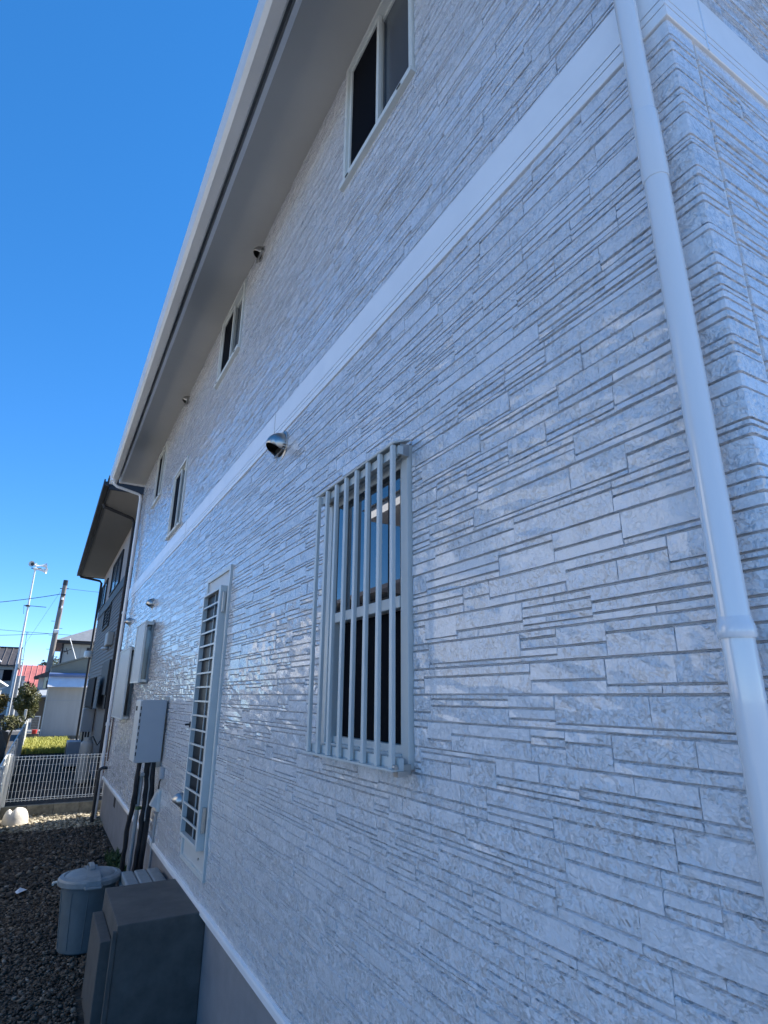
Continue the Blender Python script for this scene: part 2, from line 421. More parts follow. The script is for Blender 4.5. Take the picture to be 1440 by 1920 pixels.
for i in order[:296]:
    vs, fs, rg, cn = slabs[i]; mb = MB().add(vs, fs)
    o = mb.build('corner_stone' if cn else 'siding_stone', 'stone', house)
    rough_attr(o.data, [rg] * len(vs))
mb = MB(); vals = []
for i in order[296:]:
    vs, fs, rg, cn = slabs[i]; mb.add(vs, fs); vals += [rg] * len(vs)
o = mb.build('siding_stone', 'stone', house); rough_attr(o.data, vals); kind(o, 'stuff')
B(.0955, .1065, YN - .006, YN, FLASH, BAND[0]).build('joint_sealant', 'trim', house)
B(-.006, .012, 1.80, 2.55, 1.628, 1.632).build('joint_gap', 'black', house)

# belt band
mb = MB()
def band_prof(side):
    # (depth, z) outline of moulding
    return [(.0, 3.640), (.016, 3.641), (.018, 3.643), (.018, 3.677), (.006, 3.678), (.006, 3.6815), (.018, 3.6825), (.018, 3.707), (.006, 3.708), (.006, 3.7115), (.018, 3.7125), (.018, 3.856), (.016, 3.86), (0, 3.862)]
pr = band_prof(0)
vs = []
for (d, z) in pr: vs += [(-d, YF, z), (-d, YN - d, z), (3.2, YN - d, z)]
fs = []
for i in range(len(pr) - 1):
    for k in range(2): fs.append((i * 3 + k, i * 3 + k + 1, (i + 1) * 3 + k + 1, (i + 1) * 3 + k))
fs.append(tuple(i * 3 for i in range(len(pr))))
mb.add(vs, [tuple(reversed(f)) for f in fs])
mb.build('belt_band', 'trim', house)
for yy in (3.58, 6.6, 9.63):
    B(-.0195, -.006, yy - .003, yy + .003, 3.642, 3.858).build('band_joint', 'greypipe', house)
B(.158, .164, YN - .0195, YN - .004, 3.642, 3.858).build('band_joint', 'pipe', house)
# base flashing and foundation
mb = MB(); pf = [(0, .628), (.024, .622), (.027, .612), (.027, .585), (.010, .580), (.010, .575), (-.03, .575)]
vs = []
for (d, z) in pf: vs += [(-d, YF, z), (-d, YN - d, z), (3.2, YN - d, z)]
fs = []
for i in range(len(pf) - 1):
    for k in range(2): fs.append((i * 3 + k, i * 3 + k + 1, (i + 1) * 3 + k + 1, (i + 1) * 3 + k))
mb.add(vs, fs).build('base_flashing', 'trim', house)
FV = [(4.0, 4.18), (7.4, 7.58), (8.32, 8.52), (9.86, 10.08)]
FH = [(a, b, .40, .54) for a, b in FV[2:]]
ya = sorted({YN + .02, YF} | {v for h in FH for v in h[:2]})
mb = grid_wall(ya, [-.1, .40, .54, .60], FH, lambda a, b: (.018, a, b))
mb.add([(.018, YN + .02, -.1), (8, YN + .02, -.1), (8, YN + .02, .6), (.018, YN + .02, .6)], [(0, 1, 2, 3)])
mb.add([(.018, YF, -.1), (8, YF, -.1), (8, YF, .6), (.018, YF, .6)], [(0, 3, 2, 1)])
mb.build('foundation', 'found', house)
for h in FH:
    v = B(.019, .10, h[0], h[1], h[2], h[3]).build('foundation_vent', 'black', house)
    for k in range(5):
        zz = h[2] + .02 + k * .025
        B(.03, .036, h[0], h[1], zz, zz + .008).build('louvre', 'greypipe', v)
# soffit, fascia, gutter, roof
B(-.44, .02, -.05, YF + .10, TOPZ, 6.03).build('soffit', 'soffit', house)

mb = MB(); mb.box(-.475, -.44, -.05, YF + .12, 5.945, 6.2); mb.build('fascia', 'trim', house, bevel=.003)
gt = MB(); gt.add([(-.528, -.05, 6.02), (-.528, -.05, 5.83), (-.543, -.05, 5.80), (-.615, -.05, 5.80), (-.645, -.05, 5.83), (-.662, -.05, 6.00), (-.655, -.05, 6.01), (-.635, -.05, 5.84), (-.61, -.05, 5.81), (-.548, -.05, 5.81), (-.538, -.05, 5.84), (-.538, -.05, 6.02)] +
                  [(-.528, 11.6, 6.02), (-.528, 11.6, 5.83), (-.543, 11.6, 5.80), (-.615, 11.6, 5.80), (-.645, 11.6, 5.83), (-.662, 11.6, 6.00), (-.655, 11.6, 6.01), (-.635, 11.6, 5.84), (-.61, 11.6, 5.81), (-.548, 11.6, 5.81), (-.538, 11.6, 5.84), (-.538, 11.6, 6.02)],
                  [(i, (i + 1) % 12, 12 + (i + 1) % 12, 12 + i) for i in range(12)] + [tuple(range(11, -1, -1)), tuple(range(12, 24))])
gu = gt.build('gutter', 'gutter', house)
B(-.66, -.546, 11.58, 11.60, 5.802, 6.015).build('end_cap', 'gutter', gu)
rf = MB(); zr = 7.85
rf.add([(-.60, -.08, 6.06), (-.60, YF + .16, 6.06), (4, YF + .16, zr), (4, -.08, zr), (8.6, -.08, 6.06), (8.6, YF + .16, 6.06),
        (-.60, -.08, 6.03), (-.60, YF + .16, 6.03), (8.6, -.08, 6.03), (8.6, YF + .16, 6.03)],
       [(0, 1, 2, 3), (3, 2, 5, 4), (0, 6, 7, 1), (4, 5, 9, 8), (6, 8, 9, 7), (0, 3, 4, 8, 6), (1, 7, 9, 5, 2)])
rf.build('roof', 'slate', house)
B(-.44, .9, YF + .10, YF + .13, 5.95, 6.2).build('end_fascia', 'trim', house)

# ---- sliding windows (upper floor): glass half near, open screen half far
def slider(h, nm='window', fr='alum2', sill=True, swap=False):
    y0, y1, z0, z1 = h; t = .032; ym = (y0 + y1) / 2
    m = MB()
    m.box(-.026, .07, y0, y0 + t, z0, z1); m.box(-.026, .07, y1 - t, y1, z0, z1)
    m.box(-.026, .07, y0 + t, y1 - t, z1 - t, z1); m.box(-.026, .07, y0 + t, y1 - t, z0, z0 + t * .8)
    w = m.build(nm, fr, house, bevel=.002)
    s = .028
    # near sash (glass) sits inboard, far sash screen outboard
    def sash(a0, a1, x0, x1, pane, pn):
        q = MB(); q.box(x0, x1, a0, a0 + s, z0 + t * .8, z1 - t); q.box(x0, x1, a1 - s, a1, z0 + t * .8, z1 - t)
        q.box(x0, x1, a0 + s, a1 - s, z1 - t - s, z1 - t); q.box(x0, x1, a0 + s, a1 - s, z0 + t * .8, z0 + t * .8 + s)
        q.build('sash_frame', fr, w, bevel=.0015)
        xm = (x0 + x1) / 2; B(xm, xm + .004, a0 + s, a1 - s, z0 + t * .8 + s, z1 - t - s).build(pn, pane, w)
    sash(y0 + t, ym + .02, .018, .040, 'frost' if not swap else 'glass', 'pane')
    sash(ym - .02, y1 - t, -.010, .012, 'screen', 'insect_screen')
    B(.05, .055, y0 + t, y1 - t, z0 + t, z1 - t).build('dark_room_backing', 'black', w)  # black sheet added to stand for the unlit room behind the panes
    if sill:
        q = MB(); q.add([(-.040, y0 - .012, z0 - .018), (-.040, y1 + .012, z0 - .018), (-.046, y1 + .012, z0 + .004), (-.046, y0 - .012, z0 + .004),
                         (.0, y0 - .012, z0 - .022), (.0, y1 + .012, z0 - .022), (-.02, y1 + .012, z0 + .014), (-.02, y0 - .012, z0 + .014)],
                        [(0, 3, 2, 1), (0, 1, 5, 4), (3, 7, 6, 2), (0, 4, 7, 3), (1, 2, 6, 5)])
        q.build('sill', fr, w)
        for yy in (y0 + .10, y1 - .10): B(-.047, -.044, yy - .018, yy + .018, z0 - .012, z0 - .004).build('drain_slot', 'black', w)
    return w
slider(U1); slider(U2); slider(U3); slider(U4, swap=True)

# ---- ground-floor double-hung window with bars
y0, y1, z0, z1 = W1; m = MB(); t = .045
m.box(-.03, .08, y0, y0 + t, z0, z1); m.box(-.03, .08, y1 - t, y1, z0, z1); m.box(-.03, .08, y0 + t, y1 - t, z1 - t, z1); m.box(-.034, .08, y0 + t, y1 - t, z0, z0 + t)
w = m.build('window', 'alum', house, bevel=.003)
B(-.016, .022, y0 + t, y0 + t + .03, z0 + t, z1 - t).build('guide_rail', 'alum', w, bevel=.002)
B(-.016, .022, y1 - t - .03, y1 - t, z0 + t, z1 - t).build('guide_rail', 'alum', w, bevel=.002)
B(-.020, .02, y0 + t + .03, y1 - t - .03, 2.275, 2.32).build('meeting_rail', 'alum', w, bevel=.003)
B(-.010, -.006, y0 + t + .03, y1 - t - .03, 2.32, z1 - t - .03).build('pane', 'glass', w)
B(-.016, .02, y0 + t + .03, y1 - t - .03, z1 - t - .03, z1 - t).build('sash_frame', 'alum', w)
B(.03, .034, y0 + t, y1 - t, z0 + t, 2.275).build('insect_screen', 'screen', w)
B(-.0, .03, y0 + t + .03, y1 - t - .03, z0 + t, z0 + t + .025).build('sash_frame', 'alum', w)
gr = MB()
gr.add([(-.030, 1.775, 2.932), (-.030, 2.545, 2.932), (-.108, 2.545, 2.905), (-.108, 1.775, 2.905), (-.030, 1.775, 2.926), (-.030, 2.545, 2.926), (-.104, 2.545, 2.898), (-.104, 1.775, 2.898)],
       [(0, 1, 2, 3), (7, 6, 5, 4), (3, 2, 6, 7), (0, 3, 7, 4), (1, 5, 6, 2)])
grl = gr.build('window_guard', 'alum', house, bevel=.0015)
B(-.082, -.060, 1.78, 2.54, 2.86, 2.895).build('top_rail', 'alum', grl)
mb = MB(); mb.box(-.110, -.062, 1.78, 2.54, 1.715, 1.722); mb.build('bottom_tray', 'alum', grl)
B(-.082, -.062, 1.78, 2.54, 1.7225, 1.755).build('bottom_rail', 'alum', grl)
yb = [1.800 + .1035 * k for k in range(8)]
bar0 = None
for y in yb:
    mb = B(-.104, -.088, y - .0105, y + .0105, 1.722, 2.898)
    if bar0 is None: bar0 = mb.build('bar', 'alum', grl, bevel=.002)
    else:
        c = bar0.copy(); COL.objects.link(c); c.parent = grl; c.location = Vector(bar0.location) + Vector((0, y - yb[0], 0))
for (a, b) in ((2.86, 2.91), (1.70, 1.735)):
    B(-.07, -.028, 1.786, 1.815, a, b).build('bracket', 'steel', grl, bevel=.002)
    B(-.07, -.028, 2.505, 2.535, a, b).build('bracket', 'steel', grl, bevel=.002)
mb = MB(); mb.tube([(-.095, 1.79, 1.728), (-.095, 1.775, 1.728)], .008, 8); mb.box(-.09, -.05, 1.772, 1.80, 1.698, 1.716); mb.build('bolt', 'steel', grl)

# ---- back door with barred grille box
y0, y1, z0, z1 = DR; m = MB(); t = .035
m.box(-.028, .07, y0, y0 + t, z0, z1); m.box(-.028, .07, y1 - t, y1, z0, z1); m.box(-.028, .07, y0 + t, y1 - t, z1 - t, z1); m.box(-.028, .07, y0 + t, y1 - t, z0, z0 + .03)
dr = m.build('door', 'alum', house, bevel=.002)
B(-.012, .02, y0 + t, y1 - t, z0 + .03, z1 - t).build('door_panel', 'heater2', dr, bevel=.002)
gy0, gy1, gz0, gz1 = 4.475, 5.07, .94, 2.77
q = MB(); fr = .022
q.box(-.072, -.012, gy0, gy0 + .05, gz0, gz1); q.box(-.066, -.012, gy1 - fr, gy1, gz0, gz1)
q.box(-.066, -.012, gy0 + .05, gy1 - fr, gz1 - fr, gz1); q.box(-.066, -.012, gy0 + .05, gy1 - fr, gz0, gz0 + fr)
q.build('grille_frame', 'alum', dr, bevel=.003)
B(-.030, -.014, gy0 + .05, gy1 - fr, gz0 + fr, gz1 - fr).build('door_glass', 'glass2', dr)
sl0 = None; n = 17; pitch = (gz1 - gz0 - fr) / n
for k in range(1, n):
    zz = gz0 + fr / 2 + k * pitch
    if sl0 is None: sl0 = B(-.060, -.050, gy0 + .05, gy1 - fr, zz - .0065, zz + .0065).build('grille_slat', 'alum', dr); z_first = zz
    else:
        c = sl0.copy(); COL.objects.link(c); c.parent = dr; c.location = Vector(sl0.location) + Vector((0, 0, zz - z_first))
B(-.038, -.030, (gy0 + gy1) / 2 - .004, (gy0 + gy1) / 2 + .004, gz0 + fr, gz1 - fr).build('glazing_bar', 'alum', dr)
for zz in (2.56, 1.05):
    hb = MB(); hb.box(-.055, -.030, gy0 - .022, gy0, zz, zz + .16); hb.build('hinge', 'steel', dr, bevel=.003)
for (yy, zz) in ((4.62, .86), (4.46, .80)):
    MB().tube([(-.013, yy, zz), (-.02, yy, zz)], .008, 10).build('screw_cap', 'steel', dr)
mb = MB(); mb.box(-.05, -.028, 5.18, 5.21, 1.70, 1.745); mb.box(-.085, -.05, 5.185, 5.20, 1.715, 1.73); mb.build('door_catch', 'rubber', house)

# ---- window sun screens on brackets
def shade_window(h, p, nm):
    y0, y1, z0, z1 = h; t = .03
    m = MB(); m.box(-.028, .05, y0, y0 + t, z0, z1); m.box(-.028, .05, y1 - t, y1, z0, z1); m.box(-.028, .05, y0 + t, y1 - t, z1 - t, z1); m.box(-.028, .05, y0 + t, y1 - t, z0, z0 + t)
    w = m.build('window', 'alum', house, bevel=.002)
    B(.0, .004, y0 + t, y1 - t, z0 + t, z1 - t).build('pane', 'glass2', w)
    a0, a1, b0, b1 = p
    q = MB(); q.box(-.125, -.112, a0 + .02, a1 - .02, b0 + .02, b1 - .02)
    s = q.build('window_screen', 'heater', house)
    q = MB(); q.box(-.132, -.104, a0, a0 + .02, b0, b1); q.box(-.132, -.104, a1 - .02, a1, b0, b1); q.box(-.132, -.104, a0 + .02, a1 - .02, b1 - .02, b1); q.box(-.132, -.104, a0 + .02, a1 - .02, b0, b0 + .02)
    q.build('screen_frame', 'alum', s, bevel=.002)
    for zz in (b0 + .01, b1 - .05):
        for yy in (a0 + .02, a1 - .05): B(-.104, -.026, yy, yy + .03, zz, zz + .03).build('bracket', 'steel', s)
    B(-.104, -.028, a0 + .06, a1 - .06, b1 - .012, b1 - .004).build('top_flap', 'alum', s)
shade_window(W5, (8.02, 8.80, 2.10, 2.87), 'a')
shade_window(W6, (9.30, 10.60, 1.62, 2.63), 'b')

# ---- vent hoods
def hood(y, z, r, x=-.010):
    # flange disc + half-dome cowl opening downward
    m = MB(); m.lathe([(r * 1.18, 0), (r * 1.18, .006), (r * 1.1, .009)], n=28)
    vs = [(x - v[2], y + v[1], z + v[0]) for v in m.v]; fl = MB().add(vs, m.f)
    root = fl.build('vent_hood', 'steel', house, smooth=True)
    c = MB(); nu, nv = 22, 14; pts = []
    L = r * 1.25
    for i in range(nu + 1):
        a_ = -math.pi / 2 + math.pi * i / nu; rho = max(r * math.cos(a_), 1e-4); yy = r * math.sin(a_)
        pe = math.pi
        for q in range(0, 181, 2):
            p_ = math.radians(q)
            if rho * math.cos(p_) <= -.93 * r + .88 * rho * math.sin(p_): pe = p_; break
        for k in range(nv + 1):
            p_ = pe * k / nv
            pts.append((x - .006 - L / r * rho * math.sin(p_), y + yy, z + rho * math.cos(p_)))
    fs = []
    for i in range(nu):
        for k in range(nv):
            a = i * (nv + 1) + k; fs.append((a, a + nv + 1, a + nv + 2, a + 1))
    c.add(pts, fs)
    cow = c.build('cowl', 'steel', root, smooth=True)
    so_ = cow.modifiers.new('thick', 'SOLIDIFY'); so_.thickness = .0025
    d = MB(); d.lathe([(r * .86, 0), (r * .86, .004)], n=20)
    MB().add([(x - .0095 - v[2], y + v[1], z + v[0] - r * .03) for v in d.v], d.f).build('opening', 'black', root)
    for k in range(3):
        zz = z - r * .3 - k * r * .2; hw = math.sqrt(max(.01, (r * .86) ** 2 - (zz - z) ** 2)) * .95
        B(x - .03, x - .012, y - hw, y + hw, zz, zz + .003).build('louvre', 'steel', root)
hood(3.40, 3.54, .086); hood(4.36, 5.865, .062); hood(7.60, 5.875, .062); hood(8.50, 3.155, .07); hood(10.95, 3.16, .07); hood(5.33, 1.135, .062)
B(-.012, -.0101, 3.28, 3.30, 3.47, 3.62)  # (nothing linked)

# ---- downpipes
dp = MB(); PX, PY = -.059, .613
dp.tube([(PX, PY, 6.4), (PX, PY, 3.34)], .0268, 32); pipe = dp.build('downpipe', 'pipe', house, smooth=True)
MB().tube([(PX, PY, 3.345), (PX, PY, 3.335), (PX, PY, 3.14), (PX, PY, 3.132)], [.0285, .0302, .0302, .029], 32).build('sleeve', 'pipe', pipe, smooth=True)
MB().tube([(PX, PY, 3.134), (PX, PY, 2.075)], .0278, 32).build('pipe_section', 'pipe', pipe, smooth=True)
MB().tube([(PX, PY, 2.095), (PX, PY, 2.083), (PX, PY, 2.079), (PX, PY, 2.060), (PX, PY, 2.056)], [.0285, .0305, .0325, .0325, .0305], 32).build('collar', 'pipe', pipe, smooth=True)
MB().tube([(PX, PY, 2.056), (PX, PY, .05)], .0280, 32).build('pipe_section', 'pipe', pipe, smooth=True)
for zz in (4.6, .9):
    B(PX, -.006, PY - .006, PY + .006, zz, zz + .03).build('pipe_clip', 'steel', pipe)
FX, FY = -.075, 11.52
fp = MB(); pts = [(-.60, 11.3, 5.82), (-.60, 11.3, 5.76), (-.575, 11.32, 5.72), (-.52, 11.34, 5.69), (-.14, 11.50, 5.66), (-.09, 11.515, 5.64), (FX, FY, 5.58), (FX, FY, -.05)]
farp = fp.tube(pts, .027, 14).build('downpipe', 'pipe', house, smooth=True)
for zz in (3.4, 1.5):
    MB().tube([(FX, FY, zz), (FX, FY, zz - .05)], .038, 14).build('collar', 'pipe', farp, smooth=True)
MB().tube([(-.6, 11.3, 5.82), (-.6, 11.3, 5.78)], .05, 14).build('gutter_outlet', 'pipe', farp, smooth=True)
B(-.03, -.012, 11.32, 11.345, .9, 1.85).build('cable_cover', 'terra', house)
MB().tube([(-.01, 11.28, .80), (-.085, 11.28, .80), (-.115, 11.28, .785), (-.13, 11.28, .75), (-.13, 11.28, .0)], .026, 12).build('drain_pipe', 'rubber', house, smooth=True)

# ================================================================= WATER HEATER on the wall
wh = empty('water_heater', (-.14, 6.6, 1.32), 'grey wall-mounted water heater box with black lagged pipes hanging under it', 'water heater')
B(-.265, -.03, 6.42, 6.76, 1.325, 1.905).build('casing', 'heater', wh, bevel=.006)
B(-.280, -.267, 6.43, 6.75, 1.33, 1.90).build('front_cover', 'heater2', wh, bevel=.004)
for k in range(8):
    zz = 1.39 + k * .06
    B(-.2665, -.2655, 6.418, 6.4195, zz, zz + .03)
    B(-.274, -.2655, 6.4165, 6.4195, zz, zz + .034).build('vent_slot', 'black', wh)
B(-.2825, -.2795, 6.60, 6.70, 1.80, 1.845).build('exhaust_port', 'black', wh)
B(-.06, -.012, 6.44, 6.50, 1.905, 1.935).build('mounting_bracket', 'steel', wh)
B(-.060, -.012, 6.52, 6.66, 1.27, 1.325).build('mounting_bracket', 'steel', wh)
def wob(pts, r, name, m_, par, n=10, j=.006):
    P = []
    for a, b in zip(pts[:-1], pts[1:]):
        a, b = Vector(a), Vector(b); k = max(2, int((b - a).length / .07))
        for i in range(k): P.append(a.lerp(b, i / k) + Vector((R.uniform(-j, j), R.uniform(-j, j), 0)))
    P.append(Vector(pts[-1]))
    return MB().tube(P, [r * R.uniform(.93, 1.09) for _ in P], n).build(name, m_, par, smooth=True)
wob([(-.215, 6.47, 1.33), (-.215, 6.5, 1.05), (-.225, 6.62, .7), (-.22, 6.72, .0)], .022, 'lagged_pipe', 'lag', wh)
wob([(-.22, 6.5, 1.2), (-.20, 6.52, .95)], .017, 'grey_hose', 'lag', wh)
MB().tube([(-.175, 6.46, 1.22), (-.175, 6.50, 1.18), (-.17, 6.60, .5), (-.17, 6.66, -.02)], .020, 12).build('drain_hose', 'greypipe', wh, smooth=True)
wob([(-.145, 6.46, 1.33), (-.115, 6.5, 1.1), (-.12, 6.55, .6), (-.125, 6.62, .0)], .025, 'lagged_pipe', 'lag', wh)
wob([(-.085, 6.46, 1.33), (-.075, 6.48, 1.05), (-.08, 6.53, .6), (-.085, 6.60, .0)], .026, 'lagged_pipe', 'lag', wh)
wob([(-.105, 6.45, 1.33), (-.10, 6.49, .8)], .006, 'cable', 'greypipe', wh, 6)
MB().tube([(-.17, 6.50, .93), (-.17, 6.50, .905)], .028, 12).build('hose_clamp', 'weed', wh)

ob = empty('outlet_box', (-.02, 6.35, .95), 'small grey outdoor socket box beside the black pipes', 'socket box')
mb = MB(); mb.box(-.035, -.008, 6.30, 6.40, .90, 1.09); mb.build('back_box', 'alum', ob, bevel=.004)
mb = MB(); mb.add([(-.035, 6.31, .93), (-.035, 6.39, .93), (-.095, 6.39, .955), (-.095, 6.31, .955), (-.035, 6.31, 1.07), (-.035, 6.39, 1.07), (-.05, 6.39, 1.06), (-.05, 6.31, 1.06)],
                  [(0, 1, 2, 3), (3, 2, 6, 7), (7, 6, 5, 4), (0, 3, 7, 4), (1, 5, 6, 2)])
mb.build('rain_cover', 'heater2', ob)
MB().tube([(-.03, 6.36, 1.09), (-.03, 6.34, 1.16), (-.02, 6.30, 1.20)], .007, 8).build('cord', 'rubber', ob, smooth=True)
MB().tube([(-.022, 6.37, .90), (-.022, 6.42, .40), (-.03, 6.46, .0)], .011, 8).build('conduit', 'greypipe', ob, smooth=True)
o = B(-.05, -.008, 6.25, 6.33, 1.19, 1.29).build('junction_box', 'heater', None, bevel=.01); tag(o, 'tiny grey junction box just under the right edge of the water heater', 'junction box')

# ================================================================= CONCRETE STEP
st = empty('concrete_step', (-.3, 4.8, 0), 'tall dark concrete doorstep block against the foundation below the back door', 'step')
B(-.52, .016, 4.405, 5.24, -.05, .60).build('upper_block', 'conc', st, bevel=.006)
B(-.59, -.523, 4.55, 5.16, -.05, .48).build('lower_tread', 'conc', st, bevel=.006)
B(-.545, -.518, 4.398, 4.425, -.02, .57).build('corner_bead', 'conc', st, bevel=.004)

# ================================================================= BINS
bn = empty('trash_bin', (-.57, 6.02, 0), 'round blue-grey plastic bin with a domed handled lid beside the concrete step', 'trash bin')
C = (-.555, 6.02, 0)
MB().lathe([(.165, 0), (.175, .01), (.178, .06), (.208, .44), (.218, .47), (.22, .50), (.20, .50), (.16, .03)], C, 40).build('body', 'bin', bn, smooth=True)
for k in range(10):
    a = 2 * math.pi * (k + .4) / 10; cx, cy = math.cos(a), math.sin(a)
    MB().tube([(C[0] + cx * .177, C[1] + cy * .177, .03), (C[0] + cx * .208, C[1] + cy * .208, .43)], .004, 6).build('rib', 'bin', bn, smooth=True)
lid = MB().lathe([(.232, .465), (.240, .47), (.242, .505), (.23, .520), (.20, .526), (.19, .520), (.176, .530), (.14, .541), (.07, .548), (.012, .549)], C, 48).build('lid', 'lid', bn, smooth=True)
# handle band across the lid
mb = MB(); yy_ = [-.25, -.242, -.19, -.12, 0, .12, .19, .242]; zz_ = [.47, .512, .535, .546, .553, .546, .535, .512]
vs = []
for y_, z_ in zip(yy_, zz_):
    hw = .042 + .012 * abs(y_) / .25
    vs += [(C[0] - hw + .01 - .12 * y_ * 0, C[1] + y_, z_), (C[0] + hw + .01, C[1] + y_, z_), (C[0] + hw + .01, C[1] + y_, z_ + .006), (C[0] - hw + .01, C[1] + y_, z_ + .006)]
fs = [(k * 4 + a, k * 4 + (a + 1) % 4, (k + 1) * 4 + (a + 1) % 4, (k + 1) * 4 + a) for k in range(7) for a in range(4)] + [(3, 2, 1, 0), (28, 29, 30, 31)]
mb.add(vs, fs).build('lid_band', 'lid', lid, bevel=.004)
mb = MB(); vs = []
for y_, z_ in ((-.05, .556), (-.02, .572), (.05, .574), (.14, .566), (.21, .545), (.235, .528)):
    vs += [(C[0] - .014, C[1] + y_, z_ - .004), (C[0] + .026, C[1] + y_, z_ - .004), (C[0] + .026, C[1] + y_, z_ + .010), (C[0] - .014, C[1] + y_, z_ + .010)]
fs = [(k * 4 + a, k * 4 + (a + 1) % 4, (k + 1) * 4 + (a + 1) % 4, (k + 1) * 4 + a) for k in range(5) for a in range(4)] + [(3, 2, 1, 0), (20, 21, 22, 23)]
mb.add(vs, fs).build('lid_handle', 'lid', lid, bevel=.004)
MB().tube([(C[0] - .050, C[1] - .225, .478), (C[0] - .045, C[1] - .262, .474), (C[0] + .065, C[1] - .265, .474), (C[0] + .070, C[1] - .222, .478)], .011, 8).build('locking_handle', 'lid', bn, smooth=True)
MB().tube([(C[0] - .235, C[1] + .04, .48), (C[0] - .27, C[1] + .05, .475), (C[0] - .27, C[1] + .02, .47)], .010, 6).build('side_tab', 'sack', bn, smooth=True)

bx = empty('storage_box', (-.17, 5.72, 0), 'small rectangular grey tub with a ribbed lid wedged between bin and foundation', 'storage box')
mb = MB(); mb.add([(-.29, 5.48, 0), (-.05, 5.48, 0), (-.05, 5.96, 0), (-.29, 5.96, 0), (-.325, 5.45, .43), (-.02, 5.45, .43), (-.02, 5.99, .43), (-.325, 5.99, .43)], [(0, 3, 2, 1), (4, 5, 6, 7), (0, 1, 5, 4), (1, 2, 6, 5), (2, 3, 7, 6), (3, 0, 4, 7)])
mb.build('tub', 'bin', bx, bevel=.02, seg=3)
B(-.335, -.012, 5.435, 6.0, .425, .455).build('lid_rim', 'lid', bx, bevel=.008)
for k in range(3):
    a = -.327 + k * .105
    B(a, a + .099, 5.445, 5.99, .455, .515).build('lid_ridge', 'lid', bx, bevel=.016, seg=3)
B(.0, .016, 5.29, 5.36, .05, .58).build('wall_batten', 'lid', house)

# ================================================================= SIDE YARD gravel, fence, sack
def pebbles(name, m_, x0, x1, y0, y1, n, r0, r1, zb=-.012, seed=3, excl=(), z_amp=.008):
    rs = np.random.RandomState(seed)
    ph = (1 + 5 ** .5) / 2
    iv = np.array([(-1, ph, 0), (1, ph, 0), (-1, -ph, 0), (1, -ph, 0), (0, -1, ph), (0, 1, ph), (0, -1, -ph), (0, 1, -ph), (ph, 0, -1), (ph, 0, 1), (-ph, 0, -1), (-ph, 0, 1)], float)
    iv /= np.linalg.norm(iv[0])
    it = np.array([(0, 11, 5), (0, 5, 1), (0, 1, 7), (0, 7, 10), (0, 10, 11), (1, 5, 9), (5, 11, 4), (11, 10, 2), (10, 7, 6), (7, 1, 8), (3, 9, 4), (3, 4, 2), (3, 2, 6), (3, 6, 8), (3, 8, 9), (4, 9, 5), (2, 4, 11), (6, 2, 10), (8, 6, 7), (9, 8, 1)])
    p = np.stack([rs.uniform(x0, x1, n), rs.uniform(y0, y1, n)], 1)
    keep = np.ones(n, bool)
    for (a, b, c, d) in excl: keep &= ~((p[:, 0] > a) & (p[:, 0] < b) & (p[:, 1] > c) & (p[:, 1] < d))
    p = p[keep]; n = len(p)
    sz = rs.uniform(r0, r1, n) * (1 + .8 * (rs.rand(n) < .06)); sc = np.stack([sz * rs.uniform(.7, 1.35, n), sz * rs.uniform(.7, 1.35, n), sz * rs.uniform(.4, .8, n)], 1)
    v = iv[None] * (1 + rs.uniform(-.22, .22, (n, 12, 1))) * sc[:, None, :]
    a = rs.uniform(0, 6.28, n); ca_, sa = np.cos(a)[:, None], np.sin(a)[:, None]
    tl = rs.uniform(-.5, .5, (n, 1)); z2 = v[:, :, 2] * np.cos(tl) + v[:, :, 0] * np.sin(tl); x2 = v[:, :, 0] * np.cos(tl) - v[:, :, 2] * np.sin(tl)
    X = x2 * ca_ - v[:, :, 1] * sa; Y = x2 * sa + v[:, :, 1] * ca_
    zc = zb + sz * .5 + rs.uniform(-z_amp, z_amp, n) + .012 * np.sin(p[:, 0] * 4) * np.cos(p[:, 1] * 3)
    V = np.stack([X + p[:, 0:1], Y + p[:, 1:2], z2 + zc[:, None]], 2).reshape(-1, 3)
    F = (it[None] + (np.arange(n) * 12)[:, None, None]).reshape(-1, 3)
    me = bpy.data.meshes.new(name); me.vertices.add(len(V)); me.vertices.foreach_set('co', V.ravel())
    me.loops.add(len(F) * 3); me.loops.foreach_set('vertex_index', F.ravel().astype(np.int32))
    me.polygons.add(len(F)); me.polygons.foreach_set('loop_start', np.arange(0, len(F) * 3, 3, dtype=np.int32)); me.polygons.foreach_set('loop_total', np.full(len(F), 3, dtype=np.int32))
    me.update(); at = me.attributes.new('tone', 'FLOAT', 'POINT'); at.data.foreach_set('value', np.repeat(rs.rand(n), 12))
    me.materials.append(m_); o = bpy.data.objects.new(name, me); COL.objects.link(o)
    return kind(o, 'stuff')
def tone_mat(name, stops, rough=.8):
    m = bpy.data.materials.new(name); m.use_nodes = True; n = m.node_tree; b = n.nodes['Principled BSDF']; b.inputs['Roughness'].default_value = rough
    a = n.nodes.new('ShaderNodeAttribute'); a.attribute_name = 'tone'; r = n.nodes.new('ShaderNodeValToRGB'); e = r.color_ramp.elements
    e[0].position = 0; e[0].color = (*stops[0][1], 1); e[1].position = 1; e[1].color = (*stops[-1][1], 1)
    for p, c in stops[1:-1]: x = e.new(p); x.color = (*c, 1)
    n.links.new(a.outputs['Fac'], r.inputs[0]); n.links.new(r.outputs[0], b.inputs['Base Color']); return m
GM = tone_mat('gravel_stone', [(0, (.035, .026, .018)), (.5, (.078, .058, .040)), (.85, (.125, .098, .070)), (.97, (.20, .17, .13)), (1, (.28, .25, .21))])
GM2 = tone_mat('sunlit_pale_gravel', [(0, (.12, .10, .06)), (.5, (.30, .26, .18)), (1, (.58, .51, .38))])  # straw litter tones, with the sunlit strip's brightness put into the colour
